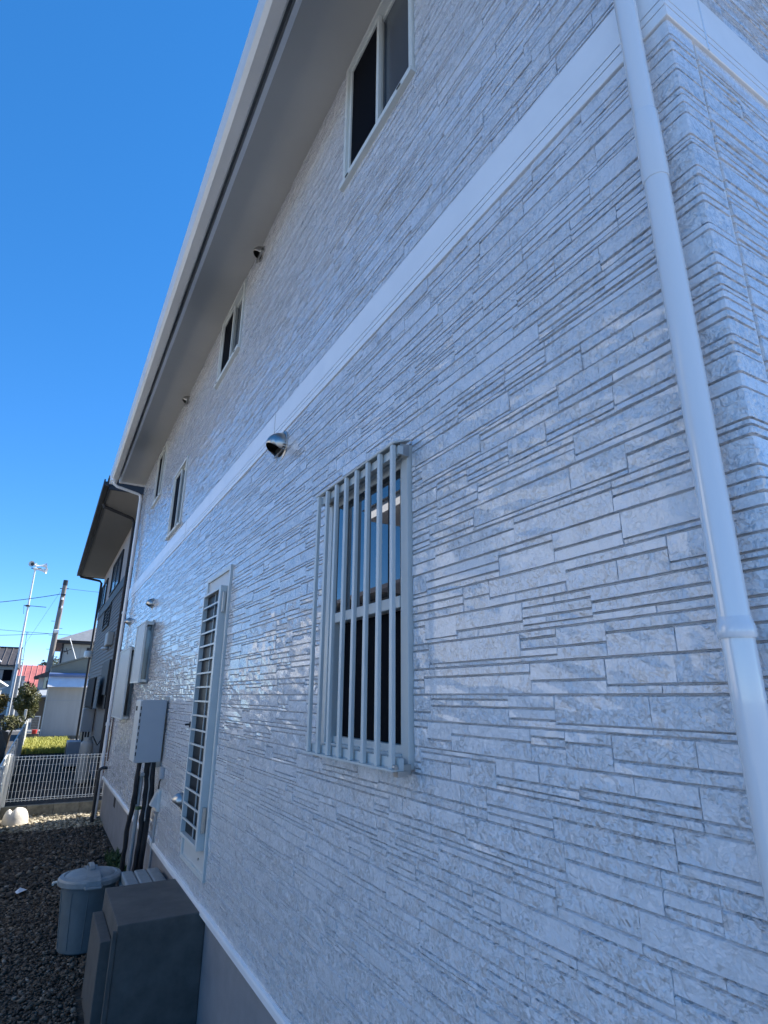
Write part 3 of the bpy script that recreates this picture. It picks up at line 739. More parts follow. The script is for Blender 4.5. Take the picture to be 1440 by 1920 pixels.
EX = [(-.63, .02, 4.4, 5.25), (-.02, .2, 0, 11.7)]
pebbles('gravel', GM, -1.75, .0, 2.6, 7.5, 29000, .0055, .0145, seed=3, excl=EX)
pebbles('gravel', GM, -1.75, .05, 7.5, 11.0, 9000, .009, .021, seed=5, excl=EX)
pebbles('gravel', GM2, -1.75, .45, 10.95, 12.6, 5200, .010, .024, seed=8)
# leaf litter scraps
mb = MB(); rr = random.Random(11)
for k in range(700):
    x, y = rr.uniform(-1.6, -.02), rr.uniform(3.0, 12.3); s = rr.uniform(.006, .022); a = rr.uniform(0, 6.3); z = rr.uniform(.006, .022)
    c, s2 = math.cos(a), math.sin(a); l = s * rr.uniform(1.5, 6)
    mb.add([(x, y, z), (x + c * l, y + s2 * l, z + rr.uniform(-.003, .012)), (x + c * l - s2 * s * .4, y + s2 * l + c * s * .4, z + rr.uniform(0, .008)), (x - s2 * s * .5, y + c * s * .5, z)], [(0, 1, 2, 3)])
kind(mb.build('leaf_litter', 'twig'), 'stuff')
mb = MB(); mb.add([(-1.05, 7.70, .02), (-.98, 7.74, .035), (-.96, 7.80, .02), (-1.03, 7.80, .05), (-1.07, 7.76, .025)], [(0, 1, 2, 3), (0, 3, 4)])
tag(mb.build('plastic_scrap', 'awn', bevel=0), 'crumpled white plastic scrap lying on the dark gravel', 'litter')

def tuft(name, cx, cy, rx, ry, n, h, m_, seed, z=0., w=.006, spread=.5):
    rr = random.Random(seed); mb = MB()
    for k in range(n):
        x, y = cx + rr.uniform(-rx, rx), cy + rr.uniform(-ry, ry); a = rr.uniform(0, 6.3); hh = h * rr.uniform(.45, 1.15); b = hh * spread * rr.uniform(.1, 1); ww = w * rr.uniform(.6, 1.4)
        c, s2 = math.cos(a), math.sin(a)
        mb.add([(x - s2 * ww, y + c * ww, z), (x + s2 * ww, y - c * ww, z), (x + c * b * .4 + s2 * ww * .8, y + s2 * b * .4 - c * ww * .8, z + hh * .6), (x + c * b * .4 - s2 * ww * .8, y + s2 * b * .4 + c * ww * .8, z + hh * .6), (x + c * b, y + s2 * b, z + hh)], [(0, 1, 2, 3), (3, 2, 4)])
    return mb.build(name, m_)
tag(tuft('weed_clump', -.05, 8.35, .09, .55, 420, .10, 'weed', 2, w=.012, spread=1.2), 'low green weeds growing against the foundation behind the bin', 'weeds')
kind(tuft('grass', -.66, 27.6, .78, 3.1, 11000, .22, 'grass', 5, w=.012, spread=.6), 'stuff')

# kerb + cross fence
YC = 12.34
kb = empty('kerb_wall', (-.4, YC, 0), 'low weathered concrete kerb under the white mesh fence across the yard', 'kerb')
for k in range(5):
    x0 = -1.47 + k * .40
    B(x0 + .003, x0 + .397, YC - .05, YC + .05, -.05, .165).build('block', 'kerb', kb, bevel=.005)
kb2 = empty('kerb_wall', (-1.5, 9, 0), 'long low kerb running down the yard boundary at the left edge', 'kerb')
for k in range(44):
    y0 = 7.6 + k * .40
    if k == 0: b0 = B(-1.57, -1.48, y0 + .003, y0 + .397, -.05, .155).build('block', 'kerb', kb2, bevel=.005)
    else: c = b0.copy(); COL.objects.link(c); c.parent = kb2; c.location = Vector(b0.location) + Vector((0, .40 * k, 0))
fn = empty('mesh_fence', (-.6, YC, .165), 'white welded wire mesh fence panel closing the far end of the yard', 'fence')
mb = MB(); FZ0, FZ1 = .255, .93
MBx = MB()
wire0 = None
xs = [-1.375 + .0535 * k for k in range(30)]
for x in xs:
    p = [(x, YC, FZ0 - .01), (x, YC, FZ1 - .02), (x, YC - .012, FZ1 + .012), (x, YC + .01, FZ1 + .03)]
    if wire0 is None: wire0 = MB().tube([(x, YC - .004, FZ0 - .025), (x, YC - .016, FZ0), (x, YC - .004, FZ0 + .03), (x, YC - .004, FZ1 - .05), (x, YC - .02, FZ1 - .02), (x, YC - .004, FZ1 + .012)], .0045, 6).build('vertical_wire', 'mesh', fn)
    else: c = wire0.copy(); COL.objects.link(c); c.parent = fn; c.location = Vector(wire0.location) + Vector((x - xs[0], 0, 0))
for z in (FZ0 - .012, FZ0 + .02, .39, .52, .655, .79, FZ1 - .045, FZ1 - .0):
    r = .0045 if z in (FZ0 - .012, FZ0 + .02, FZ1 - .045, FZ1) else .0017
    MB().tube([(-1.40, YC, z), (.26, YC, z)], r, 6).build('horizontal_wire', 'mesh', fn)
MB().tube([(-1.435, YC, .0), (-1.435, YC, .97), (-1.435, YC, .985)], [.042, .042, .02], 14).build('post', 'mesh', fn, smooth=True)
MB().tube([(.27, YC + .02, .0), (.27, YC + .02, .97)], .024, 12).build('post', 'mesh', fn, smooth=True)
# boundary fence along the yard
BX = -1.50
bf = empty('mesh_fence', (BX, 13, .15), 'white mesh fence seen edge-on running away along the left boundary', 'fence')
mb = MB(); y = 7.7; n = 0
while y < 29:
    mb.tube([(BX, y, .24), (BX, y, .95)], .0042, 5, cap=False); y += .05
kind(mb.build('vertical_wire', 'mesh', bf), 'stuff')
for z in (.25, .40, .55, .70, .85, .945): MB().tube([(BX + .006, 7.7, z), (BX + .006, 29, z)], .0042, 6).build('horizontal_wire', 'mesh', bf)
MB().tube([(BX, 7.7, .965), (BX, 29, .965)], .017, 8).build('top_rail', 'alum', bf, smooth=True)
MB().tube([(BX, 7.7, .235), (BX, 29, .235)], .010, 8).build('bottom_rail', 'mesh', bf, smooth=True)
for y in (8.3, 10.3, 12.26, 14.3, 16.3, 18.3, 20.3, 22.3, 24.3, 26.6, 28.9):
    MB().tube([(BX + .035, y, .0), (BX + .035, y, .99)], .022, 12).build('post', 'mesh', bf, smooth=True)
# small gate panel further back
mg = empty('gate_panel', (-1.25, 31.8, .3), 'small white-framed mesh gate leaf beside the grey shed', 'gate')
mb = MB(); mb.box(-1.50, -1.455, 31.78, 31.82, .33, 1.02); mb.box(-1.07, -1.025, 31.78, 31.82, .33, 1.02); mb.box(-1.455, -1.07, 31.78, 31.82, .98, 1.02); mb.box(-1.455, -1.07, 31.78, 31.82, .33, .37)
mb.build('frame', 'mesh', mg)
mb = MB()
for k in range(8): mb.box(-1.445 + k * .047, -1.438 + k * .047, 31.795, 31.80, .37, .98)
for k in range(8): mb.box(-1.455, -1.07, 31.80, 31.804, .43 + k * .07, .437 + k * .07)
kind(mb.build('mesh_infill', 'alum', mg), 'stuff')
mb = MB(); mb.lathe([(.09, 0), (.10, .02), (.115, .16), (.10, .165)], (-1.17, 31.2, .30), 14); o = mb.build('red_bucket', 'redplastic', smooth=True); tag(o, 'small bright red bucket hanging at the foot of the white gate', 'bucket')
o = B(-1.55, -.98, 31.5, 32.4, -.02, .29).build('plinth', 'kerb', bevel=.01); tag(o, 'dark low block plinth under the small white gate', 'plinth')

# white sack in the fence corner
rr = random.Random(4); mb = MB(); nu, nv = 22, 12; vs = []
for j in range(nv + 1):
    ph = j / nv * math.pi / 2
    for i in range(nu):
        th = 2 * math.pi * i / nu
        r = .185 * (math.cos(ph) ** .55) * (1 + .05 * math.sin(3 * th + 1)); z = .235 * math.sin(ph)
        z -= .055 * math.exp(-((math.cos(th) * r + .05) / .03) ** 2) * math.sin(ph)
        vs.append((-1.21 + r * math.cos(th), 11.75 + r * .9 * math.sin(th), z - .01))
fs = [(j * nu + i, j * nu + (i + 1) % nu, (j + 1) * nu + (i + 1) % nu, (j + 1) * nu + i) for j in range(nv) for i in range(nu)]
mb.add(vs, fs); o = mb.build('sandbag', 'sack', smooth=True); tag(o, 'rounded cream-white sack slumped on sunlit gravel in the fence corner', 'sack')

# ================================================================= NEIGHBOUR DARK HOUSE
dh = empty('neighbour_house', (.3, 15.2, 0), 'dark brown-grey two-storey house with black eaves behind the white house', 'house')
DX, DY0, DY1, DZ = .3, 15.25, 25.0, 6.4
mb = MB(); mb.box(DX, 8.5, DY0, DY1, -.1, DZ); mb.build('wall', 'stucco', dh)
mb = MB(); z = .30
while z < 4.66:
    zt = min(z + .105, 4.68)
    mb.add([(DX - .022, DY0 - .02, z), (DX - .022, DY1, z), (DX - .006, DY1, zt), (DX - .006, DY0 - .02, zt), (DX, DY0 - .02, z), (DX, DY1, z)], [(0, 3, 2, 1), (0, 1, 5, 4)])
    mb.add([(DX - .022, DY0 - .022, z), (8.5, DY0 - .022, z), (8.5, DY0 - .006, zt), (DX - .006, DY0 - .006, zt)], [(0, 1, 2, 3)])
    z += .105
kind(mb.build('lap_board', 'dbrown', dh), 'stuff')
B(DX - .035, 8.5, DY0 - .035, DY1 + .01, 4.68, 4.96).build('belt_board', 'dark', dh)
B(DX - .012, 8.5, DY0 - .012, DY1 + .01, -.1, .30).build('foundation', 'found', dh)
B(DX - .82, DX + .02, 13.75, 25.4, DZ, DZ + .03).build('soffit', 'dsoff', dh)
B(DX + .02, 9.2, 13.75, DY0, DZ, DZ + .03).build('soffit', 'dsoff', dh)
mb = MB(); mb.box(DX - .86, DX - .82, 13.70, 25.45, DZ - .02, DZ + .24); mb.box(DX - .82, 9.2, 13.70, 13.75, DZ - .02, DZ + .24); mb.box(DX - .82, 9.2, 25.4, 25.45, DZ - .02, DZ + .24)
mb.build('fascia', 'dark', dh)
mb = MB(); mb.box(DX - .98, DX - .865, 13.6, 25.5, DZ + .02, DZ + .12); mb.box(DX - .98, DX - .95, 13.6, 25.5, DZ + .12, DZ + .17); mb.build('gutter', 'dark', dh, bevel=.01)
mb = MB(); zr = 8.3
mb.add([(DX - .9, 13.62, DZ + .24), (9.3, 13.62, DZ + .24), (9.3, 25.5, DZ + .24), (DX - .9, 25.5, DZ + .24), (4.3, 18.4, zr + .6), (4.3, 22.4, zr + .6)],
       [(0, 1, 4), (1, 2, 5, 4), (2, 3, 5), (3, 0, 4, 5), (0, 3, 2, 1)])
mb.build('roof', 'slate', dh)
for k in range(9):
    B(DX - .9 + k * .12, DX - .8 + k * .12, 13.60, 13.66, DZ + .235 + k * .002, DZ + .27 + k * .002 + .006 * (k % 2)).build('verge_tile', 'slate', dh)
def dwin(y0, y1, z0, z1, pn='frost'):
    m = MB(); m.box(DX - .05, DX + .01, y0, y0 + .05, z0, z1); m.box(DX - .05, DX + .01, y1 - .05, y1, z0, z1); m.box(DX - .05, DX + .01, y0 + .05, y1 - .05, z1 - .05, z1); m.box(DX - .06, DX + .01, y0 + .05, y1 - .05, z0, z0 + .05)
    w = m.build('window', 'dark', dh); B(DX - .018, DX - .012, y0 + .05, y1 - .05, z0 + .05, z1 - .05).build('pane', pn, w)
    B(DX - .035, DX - .02, (y0 + y1) / 2 - .03, (y0 + y1) / 2 + .03, z0 + .05, z1 - .05).build('mullion', 'dark', w)
dwin(22.6, 24.9, 4.97, 5.95); dwin(18.0, 20.7, 4.97, 6.02); dwin(19.4, 21.5, 3.95, 4.66, 'screen')
B(DX - .10, DX - .03, 16.3, 17.9, 1.95, 2.8).build('window', 'dark', dh)
w = B(DX - .05, DX - .02, 16.6, 19.0, 1.62, 2.78).build('window', 'dark', dh)
B(DX - .30, DX - .27, 17.3, 19.9, 1.66, 2.38).build('window_screen', 'black', dh)
m = MB()
for k in range(14): m.box(DX - .285, DX - .255, 17.3 + k * .19, 17.36 + k * .19, 1.60, 2.40)
kind(m.build('screen_bar', 'dark', dh), 'stuff')
m = MB(); m.tube([(DX - .86, 25.15, DZ), (DX - .84, 25.15, DZ - .06), (DX - .15, 25.13, DZ - .16), (DX - .08, 25.1, DZ - .25), (DX - .08, 25.1, 0)], .045, 10)
m.build('downpipe', 'dark', dh, smooth=True)
m = MB(); m.tube([(DX - .86, 15.0, DZ), (DX - .84, 15.0, DZ - .06), (DX - .15, 15.38, DZ - .16), (DX - .08, 15.4, DZ - .25), (DX - .08, 15.4, 0)], .04, 10)
m.build('downpipe', 'dark', dh, smooth=True)
B(DX - .012, DX + .03, DY0 - .03, DY0 + .12, .3, 4.68).build('corner_post', 'terra', dh)
m = MB(); m.lathe([(.16, 0), (.17, .05), (.17, .20), (.15, .24)], (DX - .12, 25.1, 3.3), 12); m.build('pipe_lamp', 'mesh', dh, smooth=True)
vu = B(DX - .16, DX - .01, 17.25, 17.95, 3.22, 3.58).build('vent_unit', 'tank', dh, bevel=.02)
for k in range(5): B(DX - .168, DX - .158, 17.30 + k * .13, 17.37 + k * .13, 3.24, 3.56).build('louvre', 'heater2', vu)
MB().lathe([(.09, 0), (.11, .03), (.08, .08)], (DX - .1, 18.4, 3.16), 12).build('vent_cap', 'mesh', dh, smooth=True)
o2 = empty('water_heater', (.15, 19.7, .93), 'grey heater box on the dark neighbouring house above the gas cylinder', 'water heater')
B(-.01, .27, 19.5, 20.0, .94, 1.57).build('casing', 'heater', o2, bevel=.01)
B(-.03, -.012, 19.51, 19.99, .95, 1.56).build('front_cover', 'heater2', o2)
m = MB(); [m.tube([(.06 + .07 * k, 19.6, .94), (.06 + .07 * k, 19.62, .0)], .022, 6) for k in range(3)]; m.build('pipe_bundle', 'lag', o2)
gc = empty('gas_cylinder', (-.03, 16.2, 0), 'tall pale grey gas cylinder standing behind the mesh fence', 'gas cylinder')
MB().lathe([(.13, .0), (.14, .02), (.145, .08), (.145, .80), (.135, .86), (.11, .90), (.06, .925)], (-.03, 16.2, 0), 22).build('body', 'tank', gc, smooth=True)
MB().lathe([(.085, .90), (.085, .99), (.078, .99), (.078, .90)], (-.03, 16.2, 0), 16).build('collar', 'tank', gc, smooth=True)
MB().tube([(-.03, 16.2, .92), (-.03, 16.2, .97)], .02, 8).build('valve', 'steel', gc)
wob([(-.03, 16.2, .96), (.08, 16.25, 1.0), (.2, 16.3, .8), (.27, 16.4, .9)], .012, 'hose', 'rubber', gc, 6, .003)
ac = empty('air_conditioner', (-.1, 19.7, 0), 'dark grey boxy outdoor unit between the grass and the gas cylinder', 'air conditioner')
B(-.30, .06, 19.5, 20.35, .04, .68).build('casing', 'heater', ac, bevel=.015)
MB().lathe([(.24, 0), (.24, .01)], (0, 0, 0), 20)
m = MB(); m.lathe([(.26, 0), (.26, .012)], n=22); MB().add([(-.303 - v[2], 19.9 + v[1], .36 + v[0]) for v in m.v], m.f).build('fan_grille', 'rubber', ac)
for y in (19.6, 20.2): B(-.30, .06, y, y + .06, 0, .04).build('foot', 'rubber', ac)

# ================================================================= GREY SHED
sh = empty('shed', (0, 33, 0), 'grey sheet-metal shed with white and blue awning across its front', 'shed')
SY = 32.8
def quadface(mb, pts, y, th): # prism from front polygon
    n = len(pts); mb.add([(x, y, z) for x, z in pts] + [(x, y + th, z) for x, z in pts], [tuple(range(n)), tuple(range(2 * n - 1, n - 1, -1))] + [(i, n + i, n + (i + 1) % n, (i + 1) % n) for i in range(n)])
mb = MB(); quadface(mb, [(-.93, .10), (3.0, .10), (3.0, 4.55), (-.93, 3.20)], SY, 4.0); mb.build('wall', 'shedtop', sh)
mb = MB(); quadface(mb, [(-.96, 3.20), (3.1, 4.60), (3.1, 4.68), (-.96, 3.28)], SY - .06, 4.2); mb.build('roof', 'shedtop', sh)
B(-.90, .9, SY - .03, SY - .002, .10, 1.66).build('front_sheet', 'shed', sh)
B(-.90, .9, SY - .03, SY - .002, 1.70, 2.29).build('front_sheet', 'shed', sh)
B(-.90, .9, SY - .035, SY - .003, 1.662, 1.698).build('seam_strip', 'heater', sh)
B(-.935, -.902, SY - .05, SY, .10, 2.29).build('corner_trim', 'alum2', sh)
mb = MB(); mb.add([(-.98, SY - .50, 2.29), (.95, SY - .50, 2.29), (.95, SY - .12, 2.78), (-.98, SY - .12, 2.78), (-.98, SY - .04, 2.29), (.95, SY - .04, 2.29), (.95, SY - .04, 2.78), (-.98, SY - .04, 2.78)], [(0, 1, 2, 3), (4, 7, 6, 5), (0, 4, 5, 1), (3, 2, 6, 7), (0, 3, 7, 4), (1, 5, 6, 2)])
aw = mb.build('awning_box', 'awn', sh, bevel=.01)
MB().tube([(-.98, SY - .22, 2.86), (.95, SY - .22, 2.86)], .085, 14).build('awning_roll', 'blue', aw, smooth=True)
MB().tube([(-.99, SY - .24, 2.86), (.96, SY - .24, 2.885)], .035, 8).build('roller_tube', 'awn', aw, smooth=True)
B(-.98, 3.0, SY - .02, SY + 4, -.1, .098).build('plinth', 'kerb', sh)
mb = MB(); mb.tube([(-.96, SY - .1, 1.68), (-1.02, SY - .1, 1.68)], .04, 8); mb.build('hook', 'rubber', sh)

# ================================================================= HOUSES BEHIND
h2 = empty('pale_house', (0, 46, 0), 'pale grey house with grey hipped roof just behind the shed', 'house')
B(-.40, 8, 45, 53, 0, 5.3).build('wall', 'pale', h2)
B(.66, .69, 44.985, 45, 2.0, 5.2).build('wall_joint', 'lgrey', h2)
mb = MB(); mb.box(-.86, 8.6, 44.2, 53.6, 5.2, 5.38); mb.build('eave', 'dark', h2, bevel=.03)
mb = MB(); mb.add([(-.9, 44.1, 5.38), (8.7, 44.1, 5.38), (8.7, 53.7, 5.38), (-.9, 53.7, 5.38), (3.9, 48, 7.6), (3.9, 50, 7.6)], [(0, 1, 4), (1, 2, 5, 4), (2, 3, 5), (3, 0, 4, 5), (0, 3, 2, 1)]); mb.build('roof', 'slate', h2)
B(1.05, 2.2, 44.96, 45.01, 4.2, 5.0).build('window', 'dark', h2)
B(-.46, -.36, 44.95, 45.05, 2, 5.2).build('downpipe', 'dark', h2)
mb = MB(); mb.tube([(-.38, 44.9, 4.72), (-.1, 44.6, 4.70)], .03, 6); mb.tube([(-.2, 44.6, 4.9), (-.05, 44.55, 4.5)], .025, 6); mb.tube([(-.3, 44.6, 4.62), (.12, 44.55, 4.86)], .02, 6); mb.build('aerial_bracket', 'rubber', h2)
B(.0, .35, 48.3, 48.5, 5.9, 6.0)
h3 = empty('small_house', (-1.2, 42, 0), 'small dark-eaved grey house half hidden by the concrete pole', 'house')
B(-1.45, -.4, 42, 46, 0, 3.05).build('wall', 'lgrey', h3)
mb = MB(); mb.add([(-1.72, 41.6, 2.98), (-.3, 41.6, 3.60), (-.3, 46.4, 3.60), (-1.72, 46.4, 2.98), (-1.72, 41.6, 2.88), (-.3, 41.6, 3.05), (-.3, 46.4, 3.05), (-1.72, 46.4, 2.88)], [(0, 1, 2, 3), (4, 7, 6, 5), (0, 4, 5, 1), (3, 2, 6, 7), (0, 3, 7, 4)]); mb.build('roof', 'darkroof', h3)
B(-1.15, -.85, 41.97, 42, 2.3, 3.0).build('window', 'glass', h3)
mb = MB(); mb.add([(-1.5, 40.6, 1.9), (-.5, 40.6, 1.9), (-.5, 42, 2.25), (-1.5, 42, 2.25), (-1.5, 40.6, 1.8), (-.5, 40.6, 1.8), (-.5, 42, 2.15), (-1.5, 42, 2.15)], [(0, 1, 2, 3), (4, 7, 6, 5), (0, 4, 5, 1), (0, 3, 7, 4)]); mb.build('porch_roof', 'heater', h3)
B(-1.4, -.6, 41.2, 41.25, 0, 1.8).build('porch_screen', 'twig', h3)
h4 = empty('left_house', (-5, 50, 0), 'house with dark tiled roof and grey walls at the left edge', 'house')
B(-9, -3.10, 50, 56, 0, 3.9).build('wall', 'lgrey', h4)
mb = MB(); mb.add([(-9.4, 49.5, 3.93), (-2.98, 49.5, 3.93), (-2.98, 53, 5.30), (-9.4, 53, 5.30), (-9.4, 56.5, 3.93), (-2.98, 56.5, 3.93), (-9.4, 49.5, 3.85), (-2.98, 49.5, 3.85), (-9.4, 56.5, 3.85), (-2.98, 56.5, 3.85)],
                  [(0, 1, 2, 3), (3, 2, 5, 4), (0, 6, 7, 1), (1, 7, 9, 5, 2), (0, 3, 4, 8, 6), (6, 8, 9, 7)]); rf4 = mb.build('roof', 'darkroof', h4)
for k in range(10):
    x = -7.0 + k * .43
    MB().tube([(x, 49.5, 3.95), (x, 53, 5.32)], .035, 5).build('tile_ridge', 'darkroof', rf4)
B(-9.45, -2.95, 52.9, 53.1, 5.28, 5.38).build('ridge_cap', 'darkroof', rf4)
B(-9.0, -3.2, 49.90, 50, 3.62, 3.84).build('eave_board', 'pale', h4)
B(-4.6, -3.22, 49.95, 50, 2.86, 3.60).build('window', 'screen', h4)
B(-4.6, -3.75, 49.93, 49.949, 2.92, 3.58).build('lace_curtain', 'stucco', h4)
B(-9.0, -3.0, 49.4, 49.95, 1.8, 2.4).build('balcony_wall', 'pale', h4)
mb = MB(); mb.tube([(-4.7, 49.2, 4.6), (-3.95, 49.2, 4.1)], .06, 5); mb.tube([(-4.7, 49.2, 4.35), (-4.1, 49.2, 4.0)], .05, 5); mb.build('gable_trim', 'mesh', h4)
h5 = empty('red_roof_house', (-2.3, 60, 0), 'house with a large faded red sheet roof in the distance', 'house')
B(-3.9, .4, 61, 68, 0, 2.8).build('wall', 'pale', h5)
mb = MB(); mb.add([(-4.2, 60, 2.55), (.6, 60, 2.55), (.6, 65, 4.55), (-4.2, 65, 4.55), (-4.2, 70, 2.55), (.6, 70, 2.55)], [(0, 1, 2, 3), (3, 2, 5, 4), (1, 5, 2), (0, 3, 4), (0, 4, 5, 1)]); r5 = mb.build('roof', 'red', h5)
for k in range(11): MB().tube([(-4.1 + .45 * k, 60, 2.57), (-4.1 + .45 * k, 65, 4.57)], .03, 4).build('standing_seam', 'red', r5)
B(-3.9, -2.6, 59.6, 59.7, 2.0, 3.45).build('side_wall', 'lgrey', h5)
B(-2.75, -2.45, 59.5, 59.6, 2.2, 3.0).build('dormer', 'cream', h5)
B(-2.42, -2.2, 59.5, 59.6, 2.65, 3.0).build('window', 'dark', h5)

# sunlit neighbour opposite (seen mirrored in the window and in the gloss of the siding)
h6 = empty('opposite_house', (-5, 5, 0), 'cream sunlit house with white eaves across the side yard, mirrored in the barred window', 'house')
B(-13, -5.6, 4.2, 10.25, 0, 5.9).build('wall', 'cream', h6)
B(-13.3, -4.9, 3.2, 11.5, 5.9, 6.15).build('eave', 'trim', h6)
mb = MB(); mb.add([(-13.4, 3.1, 6.15), (-4.8, 3.1, 6.15), (-4.8, 11.6, 6.15), (-13.4, 11.6, 6.15), (-9.1, 7.2, 7.4), (-9.1, 7.6, 7.4)], [(0, 1, 4), (1, 2, 5, 4), (2, 3, 5), (3, 0, 4, 5), (0, 3, 2, 1)]); mb.build('roof', 'slate', h6)
MB().tube([(-4.95, 10.0, 5.9), (-5.5, 10.15, 5.7), (-5.52, 10.15, 5.5), (-5.52, 10.15, 0)], .05, 10).build('downpipe', 'pipe', h6, smooth=True)
for (a, b, c, d) in ((4.9, 5.7, 1.2, 2.2), (7.8, 9.2, 3.9, 5.0)):
    w = B(-5.62, -5.57, a, b, c, d).build('window', 'alum', h6); B(-5.58, -5.56, a + .06, b - .06, c + .06, d - .06).build('pane', 'glass', w)
h7 = empty('far_opposite_house', (-5.5, 15, 0), 'lower cream house with dark roof beyond the opposite house', 'house')
B(-13, -5.9, 12.2, 22, 0, 4.3).build('wall', 'cream', h7)
mb = MB(); mb.add([(-13.5, 11.7, 4.3), (-5.3, 11.7, 4.3), (-5.3, 22.5, 4.3), (-13.5, 22.5, 4.3), (-9.4, 15, 6.0), (-9.4, 19, 6.0)], [(0, 1, 4), (1, 2, 5, 4), (2, 3, 5), (3, 0, 4, 5), (0, 3, 2, 1)]); mb.build('roof', 'darkroof', h7)
for a in (13.2, 16, 19): w = B(-5.92, -5.87, a, a + 1.4, 2.0, 3.4).build('window', 'alum', h7); B(-5.88, -5.86, a + .06, a + 1.34, 2.06, 3.34).build('pane', 'glass', w)

# ================================================================= POLES AND WIRES
hp = empty('siren_pole', (-2.9, 45, 0), 'tall thin white pole topped by grey loudspeaker horns', 'loudspeaker pole')
MB().tube([(-2.83, 45, 0), (-2.84, 45, 5), (-2.86, 45, 9.95)], [.085, .07, .05], 10).build('pole', 'poles', hp, smooth=True)
def horn(d, c, L, r):
    d = Vector(d).normalized(); c = Vector(c)
    hh = MB().tube([c, c + d * L * .3, c + d * L * .65, c + d * L * .9, c + d * L], [r * .25, r * .3, r * .5, r * .85, r], 14, cap=False).build('horn', 'horn', hp, smooth=True)
    MB().tube([c + d * L * .02 * -1, c - d * L * .35], r * .38, 10).build('driver', 'horn', hh, smooth=True)
    MB().tube([c + d * L * .7, c + d * L * .72], r * .5, 12).build('throat', 'rubber', hh)
horn((1, -.25, -.12), (-2.75, 44.9, 10.02), .60, .21); horn((1, .5, .25), (-2.7, 45.1, 10.3), .50, .17); horn((-.35, -1, -.1), (-2.98, 44.9, 10.32), .38, .2)
MB().tube([(-3.1, 45, 10.08), (-2.5, 45, 10.12)], .035, 8).build('cross_arm', 'rubber', hp)
MB().tube([(-2.85, 45, 9.9), (-2.85, 45, 10.45)], .03, 8).build('mast_tip', 'horn', hp)
MB().tube([(-3.10, 45, 7.57), (-1.80, 45, 7.54)], .022, 6).build('side_arm', 'rubber', hp)
MB().lathe([(.14, 0), (.15, .05), (.14, .10)], (-2.87, 45, 7.5), 12).build('clamp_ring', 'rubber', hp)
MB().tube([(-3.10, 45, 7.60), (-3.02, 45, 7.0)], .012, 5).build('stay', 'rubber', hp)
up = empty('utility_pole', (-1, 44, 0), 'thick leaning concrete utility pole carrying wires beside the pale house', 'utility pole')
MB().tube([(-1.04, 44, 0), (-1.0, 44, 5), (-.93, 44, 9.25)], [.19, .165, .135], 14).build('pole', 'polec', up, smooth=True)
MB().tube([(-.93, 44, 8.95), (-.925, 44, 9.3)], .15, 12).build('pole_cap', 'rubber', up)
mb = MB(); mb.tube([(-1.2, 44, 8.72), (-.68, 44, 8.75)], .03, 6); mb.tube([(-1.06, 43.85, 8.3), (-.8, 43.85, 8.3)], .06, 6); mb.tube([(-1.0, 43.8, 7.9), (-1.0, 43.8, 7.4)], .07, 8); mb.build('insulator_bracket', 'rubber', up)
mb = MB(); mb.tube([(-.95, 43.8, 8.1), (-.95, 43.8, 7.95)], .07, 8); mb.tube([(-.92, 43.8, 7.55), (-.92, 43.8, 7.4)], .06, 8); mb.build('insulator', 'mesh', up)
for k in range(10):
    z = 2.5 + k * .45; s = -1 if k % 2 else 1
    MB().tube([(-1.0 + .15 * s, 44, z), (-1.0 + .36 * s, 44, z)], .014, 5).build('step_bolt', 'rubber', up)
MB().tube([(-1.1, 43.9, 5.9), (-.82, 43.9, 5.9)], .14, 10).build('band_clamp', 'mesh', up)
ap = empty('antenna_mast', (-3.05, 58, 0), 'very thin antenna mast on a white post beside the red roof', 'antenna')
MB().tube([(-2.90, 58, 0), (-2.92, 58, 4.5)], .055, 8).build('post', 'poles', ap, smooth=True)
MB().tube([(-2.95, 58, 4.5), (-3.05, 58, 7.0)], .018, 6).build('mast', 'wire', ap)
mb = MB(); [mb.tube([(-3.13, 58, z), (-2.90, 58, z)], .02, 5) for z in (4.2, 4.45, 4.7, 6.9)]; mb.build('antenna_bar', 'wire', ap)
def cable(name, a, b, sag, r, label):
    a, b = Vector(a), Vector(b); n = 24
    o = MB().tube([a.lerp(b, i / n) - Vector((0, 0, sag * 4 * (i / n) * (1 - i / n))) for i in range(n + 1)], r, 5).build(name, 'wire'); return tag(o, label, 'cable', 'cables strung from the utility pole')
cable('overhead_cable', (-9.5, 42, 6.6), (-1.1, 44, 8.35), .25, .022, 'thick black cable rising to the top of the concrete pole from the left')
cable('overhead_cable', (-.85, 44, 8.75), (14, 46, 9.6), .3, .012, 'thin cable running right from the concrete pole top toward the dark house')
cable('overhead_cable', (-12, 52, 6.9), (3, 48, 6.0), .1, .014, 'thin horizontal cable crossing the sky above the roofs, upper of two')
cable('overhead_cable', (-12, 46, 5.2), (-1.1, 44, 5.75), .1, .014, 'thin horizontal cable meeting the concrete pole, lower of two')
cable('guy_wire', (-1.1, 44, 8.6), (-3.2, 49, 4.2), .0, .007, 'hair-thin slanting stay wire left of the concrete pole')
cable('guy_wire', (-.1, 44.0, 5.5), (.65, 43.5, 3.6), .0, .022, 'pale slanting cable in front of the pale house wall').data.materials[0] = M['mesh']

